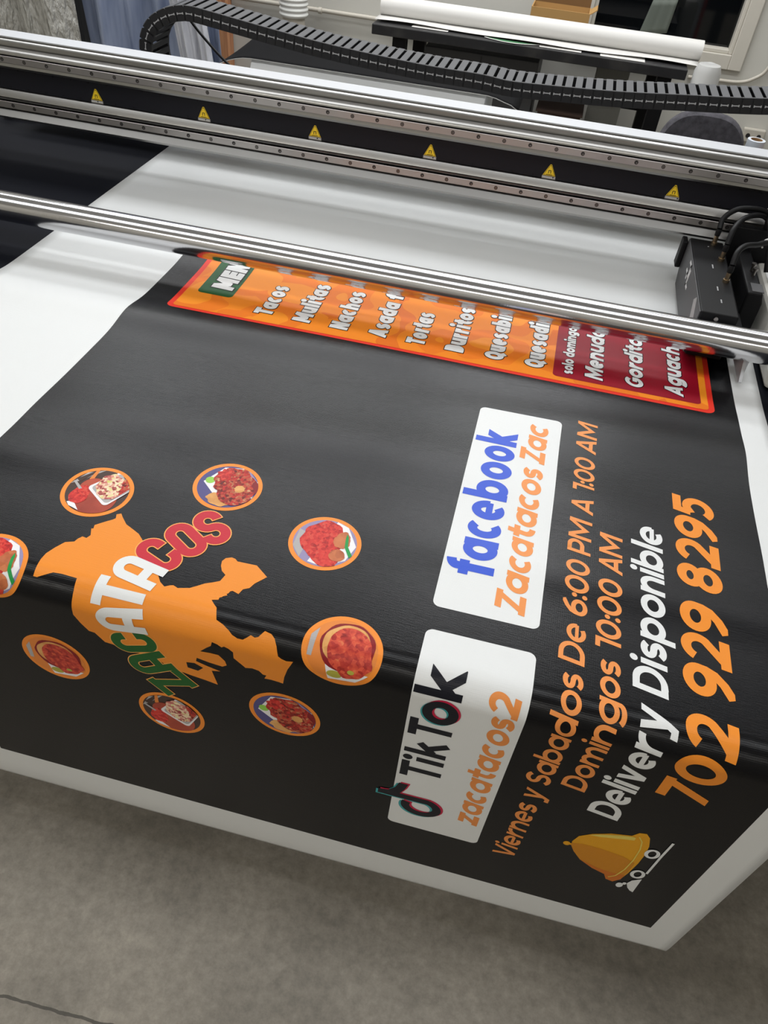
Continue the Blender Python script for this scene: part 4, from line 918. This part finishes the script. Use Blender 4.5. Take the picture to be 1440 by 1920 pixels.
# --- serving bell on wheels
BELL = [(0.270, 0.243), (0.268, 0.258), (0.273, 0.280), (0.289, 0.298), (0.314, 0.315), (0.342, 0.325), (0.349, 0.339), (0.359, 0.342), (0.367, 0.331), (0.374, 0.305), (0.377, 0.276), (0.377, 0.241), (0.374, 0.200), (0.370, 0.171), (0.361, 0.155), (0.349, 0.158), (0.342, 0.174), (0.319, 0.184), (0.294, 0.203), (0.278, 0.226)]
be = conform([BELL, disc(0.262, 0.246, 0.0055, 20, 0.007), [(0.262, 0.243), (0.262, 0.249), (0.272, 0.250), (0.272, 0.244)]], 0.0003, 'bell_emblem', GOLD); be['label'] = 'golden serving bell on white wheels'
conform([[(0.270, 0.243), (0.2685, 0.252), (0.285, 0.258), (0.315, 0.258), (0.350, 0.252), (0.372, 0.240), (0.3725, 0.200), (0.3685, 0.172), (0.361, 0.155), (0.349, 0.158), (0.342, 0.174), (0.319, 0.184), (0.294, 0.203), (0.278, 0.226)]], 0.0005, 'bell_shade', GOLD_DARK, be)
conform([[(0.294, 0.203), (0.319, 0.184), (0.342, 0.174), (0.349, 0.158), (0.361, 0.155), (0.370, 0.171), (0.3715, 0.19), (0.35, 0.186), (0.325, 0.19)]], 0.0007, 'bell_shade', GOLD_ORANGE, be)
conform([[(0.285, 0.293), (0.300, 0.304), (0.326, 0.317), (0.344, 0.323), (0.349, 0.322), (0.349, 0.313), (0.326, 0.305), (0.303, 0.296)]], 0.0007, 'bell_shine', GOLD_PALE, be)
conform(stroke([(0.352, 0.328), (0.360, 0.315), (0.365, 0.29), (0.367, 0.25), (0.365, 0.21), (0.359, 0.180), (0.350, 0.168)], 0.002), 0.0009, 'bell_shine', GOLD_PALE, be)
wh = stroke([(0.4005, 0.335), (0.399, 0.284), (0.3985, 0.215)], 0.0038) + stroke(disc(0.385, 0.285, 0.0085, 24, 0.013), 0.0055, True) + stroke(disc(0.3875, 0.205, 0.0085, 24, 0.013), 0.0055, True)
wh += [[(0.4005, 0.136), (0.3945, 0.139), (0.388, 0.148), (0.3825, 0.163), (0.3865, 0.178), (0.3985, 0.192)], disc(0.374, 0.150, 0.0055, 20, 0.0095), disc(0.3795, 0.160, 0.0030, 16, 0.005)]
conform(wh, 0.0009, 'bell_wheels', WHITE_INK, be)

# ------------------------------------------------------------------ behind the printer
mb_ = thing('media_box', 'white box at the rear of the printer with a black sheet over it', 'machine box', (-0.625, 2.74, 0.0005))
m = MB(); m.prism([(2.475, 0.0005), (2.60, 0.176), (2.86, 0.176), (2.86, 0.0005)], 'x', -1.008, -0.238); m.build('box_body', PANEL, mb_, bevel=0.003)
MB().prism([(2.500, 0.045), (2.545, 0.108), (2.549, 0.105), (2.504, 0.042)], 'x', -0.993, -0.253).build('front_flange', PANEL, mb_)
m = MB(); m.keep = True
def drape(u, v):
    x = -1.13 + 1.0 * u; z = 0.180
    if x < -1.0: z -= 2.2 * (x + 1.0) ** 2
    if x > -0.245: z -= 2.6 * (x + 0.245) ** 2 - (0.004 if x > -0.16 else 0)
    z += 0.055 * (v ** 1.3) * (1 - 0.85 * max(0, min(1, (u - 0.05) / 0.75))) * (1 if u > 0.12 else u / 0.12)
    return (x, 2.585 + 0.29 * v, z)
m.grid(drape, [i / 40 for i in range(41)], [i / 12 for i in range(13)])
dr = m.build('black_vinyl_sheet', [mat('black sheet face', (16, 16, 18), 0.8, spec=0.08), PAPER], smooth=True)
sm = dr.modifiers.new('solid', 'SOLIDIFY'); sm.thickness = 0.0025; sm.offset = -1; sm.material_offset = 1; sm.material_offset_rim = 1
tag(dr, 'curled black vinyl sheet with white underside lying on the white rear box', 'vinyl sheet')

# workbench and what stands on it
be_ = thing('work_bench', 'black workbench under the window at the back wall', 'bench', (-0.22, 4.5, FZ))
MB().box(-0.99, 0.53, 4.18, 4.86, -0.045, 0.0).build('bench_top', BENCH, be_, bevel=0.004)
for lx in (-0.855, 0.44):
    for ly in (4.24, 4.80): MB().box(lx - 0.033, lx + 0.033, ly - 0.03, ly + 0.03, FZ, -0.045).build('leg', BLACK_METAL, be_)
MB().box(-0.82, 0.41, 4.78, 4.82, -0.35, -0.28).build('stretcher', BLACK_METAL, be_)
m = MB(); m.box(-0.74, -0.16, 4.32, 4.76, FZ, -0.09); cb_ = m.build('storage_cabinet', CABINET, bevel=0.004); tag(cb_, 'charcoal cabinet standing under the black workbench', 'cabinet')
for dx in (-0.45,): MB().box(dx - 0.002, dx + 0.002, 4.317, 4.32, FZ + 0.02, -0.1).build('door_gap', DARK_HOLE, cb_)
m = MB(); m.box(-0.12, 0.10, 4.30, 4.6, FZ, -0.30); t = m.build('brown_carton', BROWN, bevel=0.003); tag(t, 'dark brown carton standing under the workbench beside the cabinet', 'box')
MB().box(-0.13, 0.11, 4.295, 4.605, -0.30, -0.29).build('carton_lid', BROWN, t)
m = MB(); m.box(0.13, 0.30, 4.55, 4.60, FZ, -0.12); tag(m.build('grey_board', mat('grey board', (128, 128, 122), 0.6)), 'grey board leaning upright under the right half of the workbench', 'board')

vr = thing('vinyl_roll', 'long white vinyl roll lying on the black workbench', 'vinyl roll', (-0.2, 4.36, 0.004))
RX0, RX1, RC = -0.985, 0.585, 0.043
sp = []
for i in range(90):
    a = 2 * PI * i / 30; r = RC - 0.003 + 0.003 * i / 90; sp.append((4.36 + r * math.cos(a), 0.006 + RC + r * math.sin(a)))
m = MB(); m.tube([(RX0, 4.36, 0.006 + RC), (RX1, 4.36, 0.006 + RC)], RC, 48); m.build('roll_body', PAPER, vr, smooth=True)
m = MB(); m.keep = True; m.grid(lambda u, v: (RX0 - 0.005 + (RX1 - RX0) * u, 4.34 - 0.11 * v + 0.012 * math.sin(9 * u), 0.006 + 0.003 * math.sin(16 * u) * v + 0.004), [i / 40 for i in range(41)], [0, .25, .5, .75, 1])
m.build('loose_flap', PAPER, vr, smooth=True, solid=0.001)
gp = MB(); gp.keep = True; gp.grid(lambda u, v: (-0.44 + 0.27 * u, 4.235 - 0.045 * math.sin(PI * u) * v, 0.0025), [i / 16 for i in range(17)], [0, .35, .7, 1])
gp = gp.build('printed_offcut', GREENPAPER, solid=0.0008); tag(gp, 'green printed offcut peeking out from under the white roll', 'paper')
m = MB(); m.keep = True; m.grid(lambda u, v: (-0.44 + 0.27 * u, 4.235 - 0.045 * math.sin(PI * u) - 0.010 * v, 0.0028), [i / 16 for i in range(17)], [0, 1]); m.build('white_edge', PAPER, gp, solid=0.0008)
for i, (xa, xb, yy) in enumerate(((-0.17, 0.03, 4.20), (0.12, 0.33, 4.195), (-0.80, -0.62, 4.22))):
    m = MB(); m.box(xa, xb, yy, yy + 0.09, 0.0012 + 0.0002 * i, 0.0022 + 0.0002 * i)
    tag(m.build('paper_offcut', PAPER), ['white paper offcut under the middle of the long roll', 'white paper offcut under the right part of the long roll', 'white paper offcut under the left end of the long roll'][i], 'paper', 'offcuts under the roll')
cbx = thing('cardboard_box', 'open brown cardboard box standing on the workbench', 'box', (-0.115, 4.73, 0.0))
m = MB(); ring(m, -0.25, 0.02, 0.01, 0.011, 0.0, 0, 0) if False else None
for xa, xb, ya, yb in ((-0.265, 0.035, 4.64, 4.646), (-0.265, 0.035, 4.80, 4.806), (-0.265, -0.259, 4.646, 4.80), (0.029, 0.035, 4.646, 4.80)): m.box(xa, xb, ya, yb, 0.0, 0.085)
m.box(-0.265, 0.035, 4.64, 4.806, 0.0, 0.005); m.build('box_walls', CARD, cbx)
m = MB(); m.box(-0.259, 0.029, 4.80, 4.812, 0.085, 0.16); m.build('back_flap', CARD_DARK, cbx)
m = MB(); m.add([(0.035, 4.65, 0.083), (0.035, 4.79, 0.083), (0.065, 4.79, 0.105), (0.065, 4.65, 0.105)], [(0, 1, 2, 3)]); m.build('side_flap', CARD, cbx, solid=0.004)

# wall fittings, hose, stud, plastic sheeting
m = MB(); m.tube([(-2.04, 4.975, -0.132), (-0.2, 4.975, -0.142)], 0.012, 12); m.tube([(-1.50, 4.972, -0.136), (-1.48, 4.972, -0.136)], 0.017, 12); tag(m.build('conduit_pipe', PIPE, smooth=True), 'painted conduit pipe along the back wall left of the bench', 'pipe')
m = MB(); m.tube(smooth_path([at(1290, 144, 4.98), at(1345, 150, 4.98), at(1385, 154, 4.98), at(1412, 148, 4.98), at(1440, 128, 4.98), at(1475, 60, 4.98)]), 0.009, 10); tag(m.build('wall_cable', PIPE, smooth=True), 'painted cable curving below the window corner', 'cable')
hs = MB(); hp = []
for i in range(120):
    z = 0.45 - 0.56 * i / 119; hp.append((-1.535, 4.62, z))
hs.tube(hp, [0.076 + 0.004 * math.sin(2 * PI * i / 5) for i in range(120)], 28); tag(hs.build('flexible_hose', HOSE, smooth=True, angle=180), 'white corrugated hose hanging by the back wall left of the bench', 'hose')
m = MB(); m.tube([(-1.535, 4.62, -0.11), (-1.535, 4.62, FZ)], 0.06, 20); tag(m.build('drain_pipe', PIPE, smooth=True), 'grey standpipe rising from the floor into the white hose', 'pipe')
m = MB(); m.box(-2.135, -2.045, 4.90, 4.99, FZ, CEIL); tag(m.build('wood_stud', STUD, bevel=0.003), 'bare pine stud standing against the back wall', 'stud')
def curtain(name, xa, xb, y, za, zb, amp, ph, mm, label, cat, lean=0.0):
    m = MB(); m.keep = True
    m.grid(lambda u, v: (xa + (xb - xa) * u + lean * v, y + amp * math.sin(13 * u + ph) * (0.5 + 0.5 * v) + 0.5 * amp * math.sin(31 * u + ph * 2 + 2 * v), za + (zb - za) * (1 - v)), [i / 60 for i in range(61)], [i / 14 for i in range(15)])
    return tag(m.build(name, mm, smooth=True, solid=0.001), label, cat)
curtain('plastic_curtain', -3.35, -2.52, 4.02, FZ, 1.5, 0.05, 0.4, CLEAR, 'crinkled clear plastic sheet hanging at the far left', 'plastic sheet')
curtain('plastic_curtain', -3.4, -2.35, 4.35, FZ, 1.5, 0.03, 1.4, DARK_TARP, 'dark grey plastic sheet hanging behind the clear one', 'plastic sheet')
curtain('plastic_curtain', -2.62, -1.86, 4.18, FZ, 1.5, 0.05, 2.1, TARP, 'blue plastic sheet hanging beside the clear one', 'plastic sheet', 0.1)
curtain('plastic_curtain', -2.02, -1.84, 4.08, FZ, 0.1, 0.02, 0.2, GREY_FILM, 'milky plastic film hanging in front of the pine stud', 'plastic sheet', 0.12)

# office chair
ch = thing('office_chair', 'grey fabric office chair standing behind the gantry on the right', 'chair', (0.56, 3.30, FZ))
cx, cz = 0.563, -0.17
def superell(a, b, n=2.8): return [(math.copysign(abs(math.cos(t)) ** (2 / n), math.cos(t)) * a, math.copysign(abs(math.sin(t)) ** (2 / n), math.sin(t)) * b) for t in [2 * PI * i / 48 for i in range(48)]]
m = MB(); o = superell(0.172, 0.20); lay = [(0.80, 3.375), (0.95, 3.38), (1.0, 3.395), (1.0, 3.42), (0.95, 3.435), (0.80, 3.44)]
vs_ = []
for s_, yy in lay:
    for px, pz in o: vs_.append((cx + px * s_, yy + 0.10 * ((px * s_) ** 2) / 0.03 * -0.1, cz + pz * s_))
fs_ = [(i * 48 + k, i * 48 + (k + 1) % 48, (i + 1) * 48 + (k + 1) % 48, (i + 1) * 48 + k) for i in range(5) for k in range(48)] + [tuple(range(47, -1, -1)), tuple(240 + k for k in range(48))]
m.add(vs_, fs_); m.build('backrest', CHAIR, ch, smooth=True)
m = MB(); m.box(cx - 0.22, cx + 0.22, 2.95, 3.37, -0.43, -0.36); m.build('seat', CHAIR, ch, bevel=0.03)
MB().box(cx - 0.03, cx + 0.03, 3.40, 3.46, -0.46, -0.10).build('back_post', BLACK_METAL, ch)
MB().cyl((cx, 3.17, FZ + 0.08), (cx, 3.17, -0.43), 0.025).build('seat_post', BLACK_METAL, ch, smooth=True)
for k in range(5):
    a = 2 * PI * k / 5 + 0.3; e = (cx + 0.26 * math.cos(a), 3.17 + 0.26 * math.sin(a), FZ + 0.055)
    m = MB(); m.tube([(cx, 3.17, FZ + 0.09), e], [0.025, 0.015], 10); l_ = m.build('chair_foot', BLACK_METAL, ch, smooth=True)
    m = MB(); m.tube([(e[0] - 0.012, e[1], FZ + 0.026), (e[0] + 0.012, e[1], FZ + 0.026)], 0.026, 14); m.build('caster', BLACK_METAL, l_, smooth=True)

fr = thing('film_roll', 'upright pale film roll with cardboard core beside the office chair', 'film roll', (0.80, 3.42, FZ))
c0 = at(1419, 262, 3.42); zt = c0.z - FZ
MB().lathe([(0.014, 0), (0.034, 0), (0.034, zt), (0.0235, zt + 0.001), (0.0225, zt - 0.05)], (c0.x, 3.42, FZ)).build('film_body', FILM, fr, smooth=True)
MB().lathe([(0.024, zt - 0.2), (0.024, zt), (0.0215, zt), (0.0215, zt - 0.2)], (c0.x, 3.42, FZ)).build('core', CORE, fr, smooth=True)
m = MB(); c1 = at(1442, 286, 3.38); m.tube([(c1.x, 3.38, FZ), (c1.x, 3.38, c1.z)], 0.012, 16); tag(m.build('red_tube', REDP, smooth=True), 'red tube standing beside the pale film roll', 'tube')
wr = thing('wrapped_roll', 'clear wrapped upright roll standing at the right end of the workbench', 'wrapped roll', (0.60, 4.26, FZ))
c2 = at(1317, 112, 4.30)
MB().lathe([(0.0, 0), (0.062, 0), (0.062, c2.z - FZ - 0.03), (0.05, c2.z - FZ), (0.018, c2.z - FZ + 0.008), (0.0, c2.z - FZ)], (c2.x + 0.03, 4.22, FZ)).build('roll_body', mat('wrapped film', (188, 188, 186), 0.3), wr, smooth=True)
ob_ = MB(); p = at(1412, 255, 4.97); ob_.box(p.x - 0.06, p.x + 0.06, 4.965, 4.999, p.z - 0.035, p.z + 0.035); ol = ob_.build('wall_socket', PIPE, bevel=0.006); tag(ol, 'small pale socket box low on the back wall behind the chair', 'socket')
m = MB()
for s_ in (-0.03, 0.03): m.tube([(p.x + s_, 4.962, p.z), (p.x + s_, 4.966, p.z)], 0.012, 12)
m.build('socket_face', DARK_HOLE, ol)

for o in list(SC.objects):
    if '_w' in o: del o['_w']
